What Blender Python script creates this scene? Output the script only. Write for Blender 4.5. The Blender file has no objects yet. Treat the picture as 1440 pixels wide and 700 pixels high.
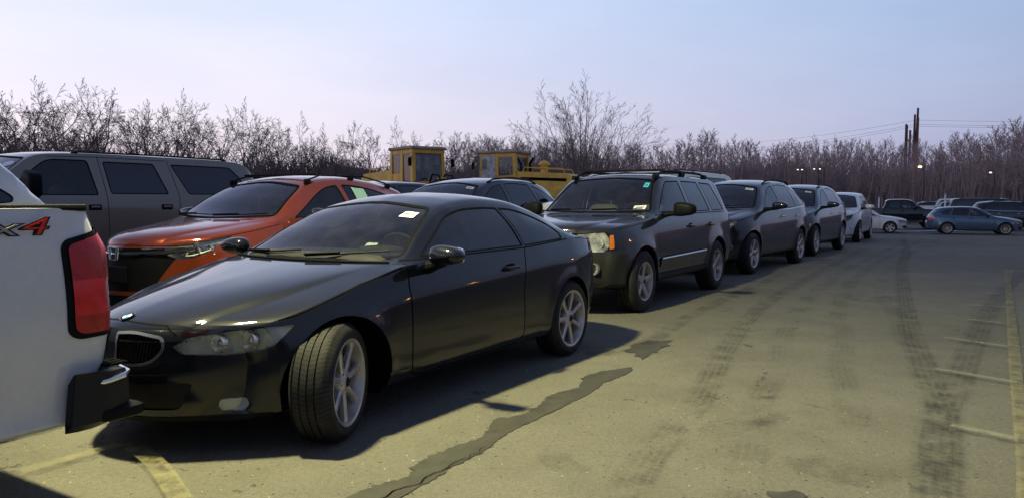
import bpy, bmesh, math, random
import numpy as np
from mathutils import Vector, Matrix
from mathutils.bvhtree import BVHTree
R = math.radians
COL = bpy.context.scene.collection

# ------------------------------------------------------------ materials
def newmat(name):
    m = bpy.data.materials.new(name); m.use_nodes = True
    nt = m.node_tree; b = nt.nodes['Principled BSDF']
    return m, nt, b
def lk(nt, a, b): nt.links.new(a, b)
def noise(nt, scale, detail=4, rough=.6, coord='Object', vec=None):
    n = nt.nodes.new('ShaderNodeTexNoise'); n.inputs['Scale'].default_value = scale
    n.inputs['Detail'].default_value = detail; n.inputs['Roughness'].default_value = rough
    if vec is None:
        tc = nt.nodes.new('ShaderNodeTexCoord'); vec = tc.outputs[coord]
    lk(nt, vec, n.inputs['Vector']); return n
def ramp(nt, fac, stops):
    r = nt.nodes.new('ShaderNodeValToRGB'); els = r.color_ramp.elements
    while len(els) < len(stops): els.new(.5)
    for e, (p, c) in zip(els, stops):
        e.position = p; e.color = (c[0], c[1], c[2], 1) if not isinstance(c, (int, float)) else (c, c, c, 1)
    lk(nt, fac, r.inputs[0]); return r
def setp(b, col=None, rough=None, metal=None, coat=None, spec=None, **k):
    if col is not None: b.inputs['Base Color'].default_value = (*col, 1)
    if rough is not None: b.inputs['Roughness'].default_value = rough
    if metal is not None: b.inputs['Metallic'].default_value = metal
    if coat is not None:
        b.inputs['Coat Weight'].default_value = coat; b.inputs['Coat Roughness'].default_value = .04
    if spec is not None: b.inputs['Specular IOR Level'].default_value = spec
def simple(name, col, rough=.5, metal=0, coat=None, spec=None, var=.12, scale=6, bump=0, bscale=60):
    m, nt, b = newmat(name); setp(b, col, rough, metal, coat, spec)
    n = noise(nt, scale, 5)
    lo = tuple(c*(1-var) for c in col); hi = tuple(min(1, c*(1+var)) for c in col)
    r = ramp(nt, n.outputs[0], [(.3, lo), (.7, hi)]); lk(nt, r.outputs[0], b.inputs['Base Color'])
    r2 = ramp(nt, n.outputs[0], [(.3, max(0, rough-.06)), (.7, min(1, rough+.08))]); lk(nt, r2.outputs[0], b.inputs['Roughness'])
    if bump:
        n2 = noise(nt, bscale, 3); bp = nt.nodes.new('ShaderNodeBump'); bp.inputs['Strength'].default_value = bump
        bp.inputs['Distance'].default_value = .01; lk(nt, n2.outputs[0], bp.inputs['Height']); lk(nt, bp.outputs[0], b.inputs['Normal'])
    return m
def paint(name, col, metal=.3, rough=.38, dust=.12, coatr=.03, dcol=(.2, .19, .165), ior=1.55):
    """car paint: clear coated, with a thin uneven film of winter road dust that gathers low down on the flanks"""
    m, nt, b = newmat(name); setp(b, col, rough, metal, 1.0, .08); b.inputs['Coat IOR'].default_value = ior
    b.inputs['Coat Roughness'].default_value = coatr
    n = noise(nt, 2.2, 8, .65); n2 = noise(nt, 34, 5, .7)
    mx = nt.nodes.new('ShaderNodeMath'); mx.operation = 'MULTIPLY'; lk(nt, n.outputs[0], mx.inputs[0]); lk(nt, n2.outputs[0], mx.inputs[1])
    tc = nt.nodes.new('ShaderNodeTexCoord'); sp = nt.nodes.new('ShaderNodeSeparateXYZ'); lk(nt, tc.outputs['Object'], sp.inputs[0])
    low = nt.nodes.new('ShaderNodeMapRange'); low.inputs[1].default_value = .2; low.inputs[2].default_value = .75
    low.inputs[3].default_value = 2.2; low.inputs[4].default_value = .8; lk(nt, sp.outputs[2], low.inputs[0])
    m2 = nt.nodes.new('ShaderNodeMath'); m2.operation = 'MULTIPLY'; lk(nt, mx.outputs[0], m2.inputs[0]); lk(nt, low.outputs[0], m2.inputs[1])
    r = ramp(nt, m2.outputs[0], [(.1, 0.0), (.6, dust*2.4)])
    mc = nt.nodes.new('ShaderNodeMix'); mc.data_type = 'RGBA'; lk(nt, r.outputs[0], mc.inputs[0])
    mc.inputs[6].default_value = (*col, 1); mc.inputs[7].default_value = (*dcol, 1)
    lk(nt, mc.outputs[2], b.inputs['Base Color'])
    r2 = ramp(nt, m2.outputs[0], [(.1, coatr), (.6, coatr+.12)]); lk(nt, r2.outputs[0], b.inputs['Coat Roughness'])
    return m
def glassmat(name, tint, ior=1.5, dirt=.02, dcol=(.3, .3, .3)):
    m, nt, b = newmat(name); out = nt.nodes['Material Output']
    tr = nt.nodes.new('ShaderNodeBsdfTransparent'); tr.inputs[0].default_value = (*tint, 1)
    gl = nt.nodes.new('ShaderNodeBsdfGlossy'); gl.inputs['Roughness'].default_value = .015
    gl.inputs[0].default_value = (.95, .95, 1, 1)
    fr = nt.nodes.new('ShaderNodeFresnel'); fr.inputs[0].default_value = ior
    mx = nt.nodes.new('ShaderNodeMixShader'); lk(nt, fr.outputs[0], mx.inputs[0]); lk(nt, tr.outputs[0], mx.inputs[1]); lk(nt, gl.outputs[0], mx.inputs[2])
    df = nt.nodes.new('ShaderNodeBsdfDiffuse'); df.inputs[0].default_value = (*dcol, 1)
    n = noise(nt, 5, 6, .7); r = ramp(nt, n.outputs[0], [(.35, dirt*.3), (.75, dirt*2)])
    m2 = nt.nodes.new('ShaderNodeMixShader'); lk(nt, r.outputs[0], m2.inputs[0]); lk(nt, mx.outputs[0], m2.inputs[1]); lk(nt, df.outputs[0], m2.inputs[2])
    lk(nt, m2.outputs[0], out.inputs[0]); nt.nodes.remove(b)
    return m
def emit(name, col, s):
    m, nt, b = newmat(name); setp(b, col); b.inputs['Emission Color'].default_value = (*col, 1); b.inputs['Emission Strength'].default_value = s
    return m
M = {}
def mats():
    M['black_paint'] = paint('black_paint', (.0020, .0026, .0055), .0, .45, .010, .02, dcol=(.09, .085, .08), ior=1.52)
    M['grey_paint'] = paint('grey_paint', (.017, .015, .019), .5, .36, .035, .04, ior=1.62)
    M['dark_paint'] = paint('dark_paint', (.007, .009, .015), .5, .38, .035, .04, ior=1.62)
    M['navy_paint'] = paint('navy_paint', (.008, .011, .024), .5, .38, .035, .04, ior=1.62)
    M['orange_paint'] = paint('orange_paint', (.21, .036, .012), .35, .33, .03, .04)
    M['van_paint'] = paint('van_paint', (.25, .215, .175), .45, .4, .14, .07)
    M['white_paint'] = paint('white_paint', (.66, .655, .64), .0, .4, .12, .05)
    M['blue_paint'] = paint('blue_paint', (.05, .095, .165), .5, .36, .1, .05)
    M['silver_paint'] = paint('silver_paint', (.4, .41, .43), .6, .36, .1, .05)
    M['loader_paint'] = simple('loader_paint', (.95, .47, .07), .5, 0, var=.3, scale=3, bump=.1)
    M['plastic'] = simple('black_plastic', (.0065, .0065, .0075), .5, spec=.10, bump=.05, bscale=300)
    M['gap'] = simple('shadow_gap', (.002, .002, .002), .9, spec=.1)
    M['cladding'] = simple('grey_cladding', (.02, .02, .021), .55, spec=.2, bump=.05, bscale=200)
    M['rubber'] = simple('rubber', (.014, .0138, .0135), .75, spec=.3, scale=20, var=.25)
    M['chrome'] = simple('chrome', (.75, .75, .77), .14, 1, var=.05)
    M['alloy'] = simple('alloy', (.50, .465, .45), .36, .65, var=.15, scale=14)
    M['alloy_dull'] = simple('alloy_dull', (.44, .40, .37), .45, .5, var=.2, scale=14)
    M['disc'] = simple('brake_disc', (.12, .10, .09), .5, .8)
    M['glass'] = glassmat('windscreen_glass', (.52, .57, .56), 1.65)
    M['glass_tint'] = glassmat('tinted_glass', (.36, .39, .40), 1.6, .012)
    M['glass_dark'] = glassmat('privacy_glass', (.05, .055, .06), 1.75, .012)
    M['lens'] = glassmat('lamp_lens', (.95, .97, .95), 1.4, .03)
    M['haze_lens'] = glassmat('hazed_lens', (.95, .97, .93), 1.4, .11, (.8, .8, .70)); M['glare_lens'] = glassmat('glare_whitened_lens', (.95, .97, .93), 1.4, .36, (.9, .9, .84)); M['lampchrome'] = simple('lamp_reflector', (.8, .8, .78), .2, .9)  # lens haze; the extra whiteness stands for light thrown back by headlights
    M['lampgrey'] = simple('lamp_housing', (.16, .16, .155), .4, .4)
    M['lampcloud'] = simple('cloudy_lens', (.62, .62, .56), .3, 0, coat=1, var=.1)
    M['amber'] = simple('amber_lens', (.52, .15, .02), .25, 0, coat=1)
    M['red'] = simple('red_lens', (.72, .012, .010), .22, 0, coat=1, var=.2, scale=20)
    M['darkred'] = simple('dark_red_lens', (.10, .003, .004), .2, 0, coat=1)
    M['cabin'] = simple('cabin_trim', (.010, .010, .011), .8)
    M['seat'] = simple('seat_cloth', (.045, .042, .04), .85)
    M['seat_tan'] = simple('tan_leather', (.20, .165, .125), .6)
    M['paper'] = simple('white_paper', (.8, .8, .8), .6, var=.03)
    M['ink'] = simple('print_ink', (.06, .06, .07), .7)
    M['green_pen'] = simple('green_marker', (.12, .8, .18), .6)
    M['cyan'] = simple('cyan_paper', (.04, .45, .62), .6)
    M['steel'] = simple('galvanised_steel', (.35, .35, .36), .5, .7)
    M['wood'] = simple('weathered_wood', (.10, .075, .06), .85, var=.3)

# ------------------------------------------------------------ object helpers
def link(o, parent=None):
    COL.objects.link(o)
    if parent is not None: o.parent = parent
    return o
def meshobj(name, verts, faces, mat, parent=None, smooth=True, normals=None):
    me = bpy.data.meshes.new(name); me.from_pydata([tuple(v) for v in verts], [], faces); me.update()
    if mat is not None:
        for mm in (mat if isinstance(mat, (list, tuple)) else [mat]): me.materials.append(mm)
    if smooth: me.polygons.foreach_set('use_smooth', [True]*len(me.polygons))
    if normals is not None and len(faces): me.normals_split_custom_set_from_vertices([tuple(n) for n in normals])
    return link(bpy.data.objects.new(name, me), parent)
def empty(name, loc=(0, 0, 0), rz=0, label=None, cat=None, group=None, kind=None):
    o = bpy.data.objects.new(name, None); o.empty_display_size = .2; o.location = loc; o.rotation_euler = (0, 0, rz)
    tag(o, label, cat, group, kind); return link(o)
def tag(o, label=None, cat=None, group=None, kind=None):
    if label: o['label'] = label
    if cat: o['category'] = cat
    if group: o['group'] = group
    if kind: o['kind'] = kind
    return o
def copy_tree(o, parent=None):
    c = o.copy(); COL.objects.link(c)
    if parent is not None: c.parent = parent
    for ch in list(o.children): copy_tree(ch, c)
    return c

class MB:
    """collects shapes into one mesh"""
    def __init__(s): s.v = []; s.f = []; s.mi = []
    def add(s, v, f, mi=0):
        k = len(s.v); s.v += [tuple(p) for p in v]; s.f += [tuple(i+k for i in q) for q in f]; s.mi += [mi]*len(f)
    def box(s, c, d, rot=None, mi=0, taper=1, bev=0):
        x, y, z = d[0]/2, d[1]/2, d[2]/2
        if bev > 0:
            b = min(bev, x*.9, y*.9, z*.9); v = []; f = []
            # chamfered box: 24 verts
            idx = {}
            for sx in (-1, 1):
                for sy in (-1, 1):
                    for sz in (-1, 1):
                        for a in range(3):
                            p = [sx*(x-b), sy*(y-b), sz*(z-b)]; p[a] += [sx, sy, sz][a]*b
                            idx[(sx, sy, sz, a)] = len(v); v.append(p)
            for a in range(3):
                o1, o2 = [q for q in range(3) if q != a]
                for sa in (-1, 1):
                    q = []
                    for (s1, s2) in ((-1, -1), (1, -1), (1, 1), (-1, 1)):
                        k = [0, 0, 0]; k[a] = sa; k[o1] = s1; k[o2] = s2; q.append(idx[(*k, a)])
                    if (sa > 0) != (a == 1): pass
                    else: q = q[::-1]
                    f.append(q)
                for s1 in (-1, 1):
                    for s2 in (-1, 1):
                        q = []
                        for sa, pa in ((-1, o1), (1, o1), (1, o2), (-1, o2)):
                            k = [0, 0, 0]; k[a] = sa; k[o1] = s1; k[o2] = s2; q.append(idx[(*k, pa)])
                        f.append(q)
            for sx in (-1, 1):
                for sy in (-1, 1):
                    for sz in (-1, 1): f.append([idx[(sx, sy, sz, a)] for a in range(3)])
        else:
            v = [(-x, -y, -z), (x, -y, -z), (x, y, -z), (-x, y, -z), (-x*taper, -y*taper, z), (x*taper, -y*taper, z), (x*taper, y*taper, z), (-x*taper, y*taper, z)]
            f = [(0, 3, 2, 1), (4, 5, 6, 7), (0, 1, 5, 4), (1, 2, 6, 5), (2, 3, 7, 6), (3, 0, 4, 7)]
        if rot is not None: v = [rot @ Vector(p) for p in v]
        s.add([(p[0]+c[0], p[1]+c[1], p[2]+c[2]) for p in v], f, mi)
    def tube(s, pts, r, n=8, cap=True, mi=0):
        pts = [Vector(p) for p in pts]; rs = r if isinstance(r, (list, tuple)) else [r]*len(pts)
        v = []; f = []; prev = None
        for i, p in enumerate(pts):
            t = (pts[min(i+1, len(pts)-1)]-pts[max(i-1, 0)]).normalized()
            if prev is None: a = t.orthogonal().normalized()
            else: a = (prev - t*prev.dot(t)); a = a.normalized() if a.length > 1e-6 else t.orthogonal().normalized()
            prev = a; b = t.cross(a)
            for k in range(n):
                th = 2*math.pi*k/n; v.append(p+(a*math.cos(th)+b*math.sin(th))*rs[i])
        for i in range(len(pts)-1):
            for k in range(n):
                k2 = (k+1) % n; f.append((i*n+k, i*n+k2, (i+1)*n+k2, (i+1)*n+k))
        if cap:
            f.append(tuple(range(n))[::-1]); f.append(tuple((len(pts)-1)*n+k for k in range(n)))
        s.add(v, f, mi)
    def lathe(s, prof, n=32, axis='y', c=(0, 0, 0), mi=0, close=False):
        """prof: (radius, along-axis)"""
        v = []; f = []; m = len(prof)
        for k in range(n):
            th = 2*math.pi*k/n; ca, sa = math.cos(th), math.sin(th)
            for (r, h) in prof:
                if axis == 'y': p = (r*ca, h, r*sa)
                elif axis == 'z': p = (r*ca, r*sa, h)
                else: p = (h, r*ca, r*sa)
                v.append((p[0]+c[0], p[1]+c[1], p[2]+c[2]))
        for k in range(n):
            k2 = (k+1) % n
            for j in range(m-1 if not close else m):
                j2 = (j+1) % m; f.append((k*m+j, k*m+j2, k2*m+j2, k2*m+j))
        s.add(v, f, mi)
    def superell(s, c, d, e1=.5, e2=.5, n=24, m=14, rot=None, fn=None, mi=0):
        v = []; f = []
        pw = lambda a, e: math.copysign(abs(a)**e, a)
        for i in range(m+1):
            ph = -math.pi/2+math.pi*i/m
            for k in range(n):
                th = 2*math.pi*k/n
                p = Vector((d[0]*pw(math.cos(ph), e1)*pw(math.cos(th), e2), d[1]*pw(math.cos(ph), e1)*pw(math.sin(th), e2), d[2]*pw(math.sin(ph), e1)))
                if fn: p = Vector(fn(p))
                if rot is not None: p = rot @ p
                v.append((p[0]+c[0], p[1]+c[1], p[2]+c[2]))
        for i in range(m):
            for k in range(n):
                k2 = (k+1) % n; f.append((i*n+k, i*n+k2, (i+1)*n+k2, (i+1)*n+k))
        s.add(v, f, mi)
    def prism(s, pts, a, b, axis='y', mi=0):
        """extrude polygon pts along an axis from a to b"""
        n = len(pts)
        def P(q, h): return (q[0], h, q[1]) if axis == 'y' else ((h, q[0], q[1]) if axis == 'x' else (q[0], q[1], h))
        v = [P(q, a) for q in pts]+[P(q, b) for q in pts]
        f = [tuple(range(n)), tuple(range(2*n-1, n-1, -1))]+[(k, n+k, n+(k+1) % n, (k+1) % n) for k in range(n)]
        s.add(v, f, mi)
    def build(s, name, mat, parent=None, smooth=False, fix=True, sharp=35):
        me = bpy.data.meshes.new(name); me.from_pydata(s.v, [], s.f)
        for mm in (mat if isinstance(mat, (list, tuple)) else [mat]): me.materials.append(mm)
        if isinstance(mat, (list, tuple)): me.polygons.foreach_set('material_index', s.mi)
        if fix:
            bm = bmesh.new(); bm.from_mesh(me)
            bmesh.ops.remove_doubles(bm, verts=bm.verts, dist=1e-5)
            bmesh.ops.recalc_face_normals(bm, faces=bm.faces)
            if smooth:
                for fc in bm.faces: fc.smooth = True
                for e in bm.edges:
                    if len(e.link_faces) == 2 and e.calc_face_angle(0) > R(sharp): e.smooth = False
            bm.to_mesh(me); bm.free()
        elif smooth: me.polygons.foreach_set('use_smooth', [True]*len(me.polygons))
        me.update()
        return link(bpy.data.objects.new(name, me), parent)

# ------------------------------------------------------------ curves and surface clipping
def pchip(xs, ys, x):
    xs = np.array(xs, float); ys = np.array(ys, float); x = np.clip(np.asarray(x, float), xs[0], xs[-1])
    if len(xs) == 1: return np.full_like(x, ys[0])
    h = np.diff(xs); d = np.diff(ys)/h; m = np.zeros(len(xs))
    if len(xs) == 2: m[:] = d[0]
    else:
        for i in range(1, len(xs)-1):
            if d[i-1]*d[i] > 0:
                w1 = 2*h[i]+h[i-1]; w2 = h[i]+2*h[i-1]; m[i] = (w1+w2)/(w1/d[i-1]+w2/d[i])
        m[0] = d[0]; m[-1] = d[-1]
    k = np.clip(np.searchsorted(xs, x, side='right')-1, 0, len(xs)-2)
    t = (x-xs[k])/h[k]
    return ys[k]*(2*t**3-3*t**2+1)+ys[k+1]*(3*t**2-2*t**3)+h[k]*(m[k]*(t**3-2*t**2+t)+m[k+1]*(t**3-t**2))
def ev(c, x):
    if isinstance(c, (int, float)): return np.full_like(np.asarray(x, float), c)
    return pchip([p[0] for p in c], [p[1] for p in c], x)
def inset(pts, d):
    n = len(pts); out = []; A = area(pts); sg = 1 if A > 0 else -1
    for i in range(n):
        p0, p1, p2 = pts[i-1], pts[i], pts[(i+1) % n]
        def off(a, b):
            dx, dy = b[0]-a[0], b[1]-a[1]; l = math.hypot(dx, dy) or 1e-9
            nx, ny = -dy/l*sg, dx/l*sg; return (a[0]+nx*d, a[1]+ny*d), (dx/l, dy/l)
        a, u = off(p0, p1); b, w = off(p1, p2); cr = u[0]*w[1]-u[1]*w[0]
        if abs(cr) < 1e-4: out.append(b); continue
        t = ((b[0]-a[0])*w[1]-(b[1]-a[1])*w[0])/cr; out.append((a[0]+u[0]*t, a[1]+u[1]*t))
    return out
def area(p): return .5*sum(p[i-1][0]*p[i][1]-p[i][0]*p[i-1][1] for i in range(len(p)))
def rnd(pts, r, n=4):
    out = []; N = len(pts)
    for i in range(N):
        p0, p1, p2 = [Vector(q) for q in (pts[i-1], pts[i], pts[(i+1) % N])]
        a, b = (p0-p1), (p2-p1); rr = (r[i] if isinstance(r, (list, tuple)) else r)
        ra = min(rr, a.length*.45); rb = min(rr, b.length*.45); A = p1+a.normalized()*ra; B = p1+b.normalized()*rb
        for k in range(n+1):
            t = k/n; q = A*(1-t)**2+p1*2*t*(1-t)+B*t*t; out.append((q.x, q.y))
    return out
def circ(cx, cy, r, n=32, ry=None):
    return [(cx+r*math.cos(2*math.pi*k/n), cy+(ry or r)*math.sin(2*math.pi*k/n)) for k in range(n)]
def clip(polys, pts, proj, filt):
    if area(pts) < 0: pts = pts[::-1]
    n = len(pts); E = []
    for i in range(n):
        a, b = pts[i], pts[(i+1) % n]; dx, dy = b[0]-a[0], b[1]-a[1]
        if abs(dx)+abs(dy) < 1e-7: continue
        E.append((-dy, dx, dy*a[0]-dx*a[1]))
    u0 = min(p[0] for p in pts); u1 = max(p[0] for p in pts); v0 = min(p[1] for p in pts); v1 = max(p[1] for p in pts)
    ins = []; outs = []
    for P in polys:
        if not filt(P[0]) or not filt(P[len(P)//2]): outs.append(P); continue
        q = [proj(p) for p in P]
        if max(a[0] for a in q) < u0 or min(a[0] for a in q) > u1 or max(a[1] for a in q) < v0 or min(a[1] for a in q) > v1:
            outs.append(P); continue
        cur = list(zip(P, q)); pend = []
        for (A, B, C) in E:
            ds = [A*c[1][0]+B*c[1][1]+C for c in cur]
            if min(ds) >= -1e-12: continue
            if max(ds) <= 1e-12: pend = None; break
            i_, o_ = [], []; m = len(cur)
            for k in range(m):
                c, d = cur[k], ds[k]; c2, d2 = cur[(k+1) % m], ds[(k+1) % m]
                if d >= 0: i_.append(c)
                if d <= 0: o_.append(c)
                if (d > 0 and d2 < 0) or (d < 0 and d2 > 0):
                    t = d/(d-d2); pp = tuple(x+(y-x)*t for x, y in zip(c[0], c2[0])); qq = (c[1][0]+(c2[1][0]-c[1][0])*t, c[1][1]+(c2[1][1]-c[1][1])*t)
                    i_.append((pp, qq)); o_.append((pp, qq))
            if len(o_) > 2: pend.append([c[0] for c in o_])
            if len(i_) < 3: cur = None; break
            cur = i_
        if pend is None or cur is None: outs.append(P); continue
        outs += pend; ins.append([c[0] for c in cur])
    return ins, outs
def polyobj(name, polys, mat, parent, off=0, mirror_sort=None):
    if not polys: return None
    vi = {}; V = []; N = []; F = []
    for P in polys:
        f = []
        for p in P:
            k = (round(p[0]*20000), round(p[1]*20000), round(p[2]*20000))
            if k not in vi:
                l = math.sqrt(p[3]**2+p[4]**2+p[5]**2) or 1; n = (p[3]/l, p[4]/l, p[5]/l)
                vi[k] = len(V); V.append((p[0]+n[0]*off, p[1]+n[1]*off, p[2]+n[2]*off)); N.append(n)
            i = vi[k]
            if not f or (f[-1] != i): f.append(i)
        if len(f) > 1 and f[0] == f[-1]: f.pop()
        if len(set(f)) == len(f) and len(f) > 2: F.append(f)
    return meshobj(name, V, F, mat, parent, True, N)
# ------------------------------------------------------------ cars: a lofted skin that is cut into panels, panes and lamps
class Car:
    """local axes: x rearwards from the nose, y to the car's right, z up"""
    def __init__(c, name, sp, mat, label, cat='car', nst=90, k=5, group=None):
        c.sp = sp; c.mat = M[mat]; c.root = empty(name, label=label, cat=cat, group=group); c.L = sp['L']
        c.extra = {}; c.late = []
        L = c.L; g = lambda n, d=0: sp.get(n, d)
        base = np.concatenate([np.linspace(0, L, nst), [p[0] for p in sp['zt']], L-np.geomspace(.004, .3, 10), np.geomspace(.004, .3, 10)])
        if not isinstance(g('zre'), (int, float)): pass
        base = np.unique(np.round(np.clip(base, 0, L), 4)); xc = base[np.insert(np.diff(base) > .0025, 0, True)]
        bow = ev(g('bow', 0.), xc); xs = xc+bow
        for i in range(1, len(xs)): xs[i] = max(xs[i], xs[i-1]+1e-4)
        E = lambda n, d=0.: ev(g(n, d), xs)
        zb, W, zm, zsh, dsh, zbe, dbe, zre, yre = [E(n, d) for n, d in (('zb', .2), ('W', .9), ('zmid', .5), ('zsh', .75), ('dsh', .01), ('zbelt', .95), ('dbelt', .06), ('zre', 1.2), ('yre', .6))]
        zt = ev(sp['zt'], xc)
        blg = E('bulge', .015); rk = E('rock', .05); tuck = E('tuck', .018)
        zsp = np.maximum(zm-zb, .02)
        Y = [0*W, .8*(W-rk), W-rk, W-tuck, W, W-dsh, W-dbe, (W-dbe+yre)/2+blg, yre, yre*.9, yre*.5, 0*W]
        Z = [zb, zb, zb+.12*zsp, zb+.35*zsp, zm, zsh, zbe, (zbe+zre)/2+blg*.3, zre, zre+(zt-zre)*.42, zre+(zt-zre)*.84, zt]
        Y = np.array(Y); Z = np.array(Z); n = len(xs); T = Y.shape[0]
        sharp = sorted(set([0, T-1]+list(g('sharp', [2, 6, 8]))))
        YY = []; ZZ = []
        for a, b in zip(sharp[:-1], sharp[1:]):
            kk = (b-a)*k; t = np.linspace(a, b, kk+1)
            yy = np.array([pchip(range(a, b+1), Y[a:b+1, i], t) for i in range(n)]); zz = np.array([pchip(range(a, b+1), Z[a:b+1, i], t) for i in range(n)])
            if YY: yy = yy[:, 1:]; zz = zz[:, 1:]
            YY.append(yy); ZZ.append(zz)
        y = np.concatenate(YY, 1); z = np.concatenate(ZZ, 1); J = y.shape[1]
        Wc = W[:, None]; p = g('bowp', 2.2)
        x = xc[:, None]+(xs-xc)[:, None]*np.clip(y/Wc, 0, 1.02)**p
        # wheel-arch flares
        for (ax, az, ar, fl, fw) in g('flare', []):
            dist = np.hypot(x-ax, z-az); m = (y > .5*Wc) & (z < zsh[:, None]+.2)
            y = y+np.where(m, fl*np.exp(-((np.maximum(dist-ar, 0))/fw)**2), 0)
        for fn in g('deform', []): x, y, z = fn(x, y, z)
        nose = g('nose', None); tail = g('tail', None)
        if nose: x = x+ev(nose, z)*np.exp(-np.maximum(x-.0, 0)/.35)
        if tail: x = x+ev(tail, z)*np.exp(-np.maximum(L-x, 0)/.35)
        V = {}; P = []
        def vid(a, b, q):
            key = (round(a, 5), round(b, 5), round(q, 5))
            if key not in V: V[key] = len(P); P.append(key)
            return V[key]
        ids = {}
        for s in (1, -1):
            ids[s] = [[vid(float(x[i, j]), s*float(y[i, j])+0., float(z[i, j])) for j in range(J)] for i in range(n)]
        Q = []
        for s in (1, -1):
            I = ids[s]
            for i in range(n-1):
                for j in range(J-1):
                    q = [I[i][j], I[i+1][j], I[i+1][j+1], I[i][j+1]]
                    if s < 0: q = q[::-1]
                    Q.append(q)
        # end caps
        for (i, sg) in ((0, 1), (n-1, -1)):
            m = 10
            for s in (1, -1):
                rows = []
                for j in range(J):
                    row = []
                    for t in range(m+1):
                        f = 1-t/m; yy = y[i, j]*f; xx = xc[i]+(xs-xc)[i]*min(1, yy/W[i])**p
                        zz = z[i, j]
                        ad = 0
                        if nose: ad = float(ev(nose, zz)*math.exp(-max(xx, 0)/.35))
                        if tail: ad += float(ev(tail, zz)*math.exp(-max(L-xx, 0)/.35))
                        if t == 0: row.append(ids[s][i][j])
                        else: row.append(vid(float(xx+ad), s*float(yy)+0., float(zz)))
                    rows.append(row)
                for j in range(J-1):
                    for t in range(m):
                        q = [rows[j][t], rows[j][t+1], rows[j+1][t+1], rows[j+1][t]]
                        if (s*sg) > 0: q = q[::-1]
                        Q.append(q)
        QQ = []
        PA = np.array(P); NA = np.zeros_like(PA)
        for q in Q:
            u = []
            for v in q:
                if v not in u: u.append(v)
            if len(u) < 3: continue
            a = PA[u]; 
            nn = np.cross(a[2]-a[0], (a[3]-a[1]) if len(u) == 4 else (a[2]-a[1]))
            if len(u) == 3: nn = np.cross(a[1]-a[0], a[2]-a[0])
            l = np.linalg.norm(nn)
            if l < 1e-9: continue
            QQ.append(u)
            for v in u: NA[v] += nn
        NA /= np.maximum(np.linalg.norm(NA, axis=1), 1e-12)[:, None]
        # the loft is wound so that normals look outwards; make sure
        if np.mean((NA*(PA-np.array([L/2, 0, .7]))).sum(1)) < 0: NA = -NA; QQ = [u[::-1] for u in QQ]
        pts = [tuple(P[i])+tuple(NA[i].tolist()) for i in range(len(P))]
        c.polys = [[pts[v] for v in u] for u in QQ]
        c.bvh = BVHTree.FromPolygons([Vector(p) for p in P], QQ)
    # --- probes
    def ray(c, o, d):
        h = c.bvh.ray_cast(Vector(o), Vector(d).normalized()); return h[0], h[1]
    def side(c, x, z, s=-1):
        h, n = c.ray((x, 3*s, z), (0, -s, 0)); return (h.y if h else s*c.sp.get('Wn', .85))
    def top(c, x, y):
        h, n = c.ray((x, y, 4), (0, 0, -1)); return h.z if h else 1
    def front(c, y, z):
        h, n = c.ray((-2, y, z), (1, 0, 0)); return h.x if h else 0
    def rear(c, y, z):
        h, n = c.ray((c.L+2, y, z), (-1, 0, 0)); return h.x if h else c.L
    # --- cutting
    PR = dict(side=lambda p: (p[0], p[2]), top=lambda p: (p[1], p[0]), front=lambda p: (p[1], p[2]), rear=lambda p: (p[1], p[2]),
              fq=lambda p: (abs(p[1])+p[0], p[2]))
    def cut(c, pts, proj='side', xr=None, zr=None, src=None):
        L = c.L; pr = c.PR.get(proj)
        if proj == 'side': fl = lambda p: abs(p[1]) > .3 and abs(p[4]) > .12
        elif proj == 'arch': pr = c.PR['side']; fl = lambda p: abs(p[1]) > .5
        elif proj == 'top': fl = lambda p: p[5] > .25
        elif proj == 'front': fl = lambda p: p[3] < -.12 and p[0] < (xr[1] if xr else 1.0) and p[0] >= (xr[0] if xr else -1)
        elif proj == 'rear': fl = lambda p: p[3] > .12 and p[0] > (xr[0] if xr else L-1.0) and p[0] < (xr[1] if xr else 99)
        elif proj == 'fq': fl = lambda p: p[0] < 1.3
        elif proj == 'rq': pr = lambda p: (abs(p[1])+L-p[0], p[2]); fl = lambda p: p[0] > L-1.3
        tgt = c.polys if src is None else src
        i, o = clip(tgt, pts, pr, fl)
        if src is None: c.polys = o; return i
        return i, o
    def split(c, polys):
        a = [p for p in polys if sum(q[1] for q in p) < 0]; b = [p for p in polys if sum(q[1] for q in p) >= 0]
        return a, b
    def put(c, name, polys, mat, off=0, parent=None, both=False):
        """link clipped skin pieces as parts; both: one part per side of the car"""
        if both:
            r = []
            for q in c.split(polys):
                o = polyobj(name, q, M.get(mat) if isinstance(mat, str) else mat, parent or c.root, off)
                if o: r.append(o)
            return r
        return polyobj(name, polys, M.get(mat) if isinstance(mat, str) else mat, parent or c.root, off)
    def seam(c, line, proj='side', w=.006, **k):
        for a, b in zip(line[:-1], line[1:]):
            dx, dy = b[0]-a[0], b[1]-a[1]; l = math.hypot(dx, dy)
            if l < 1e-6: continue
            ex, ey = dx/l*w*.4, dy/l*w*.4; nx, ny = -dy/l*w/2, dx/l*w/2
            q = [(a[0]-ex+nx, a[1]-ey+ny), (b[0]+ex+nx, b[1]+ey+ny), (b[0]+ex-nx, b[1]+ey-ny), (a[0]-ex-nx, a[1]-ey-ny)]
            c.extra.setdefault('gap', []).extend(c.cut(q, proj, **k))
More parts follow.
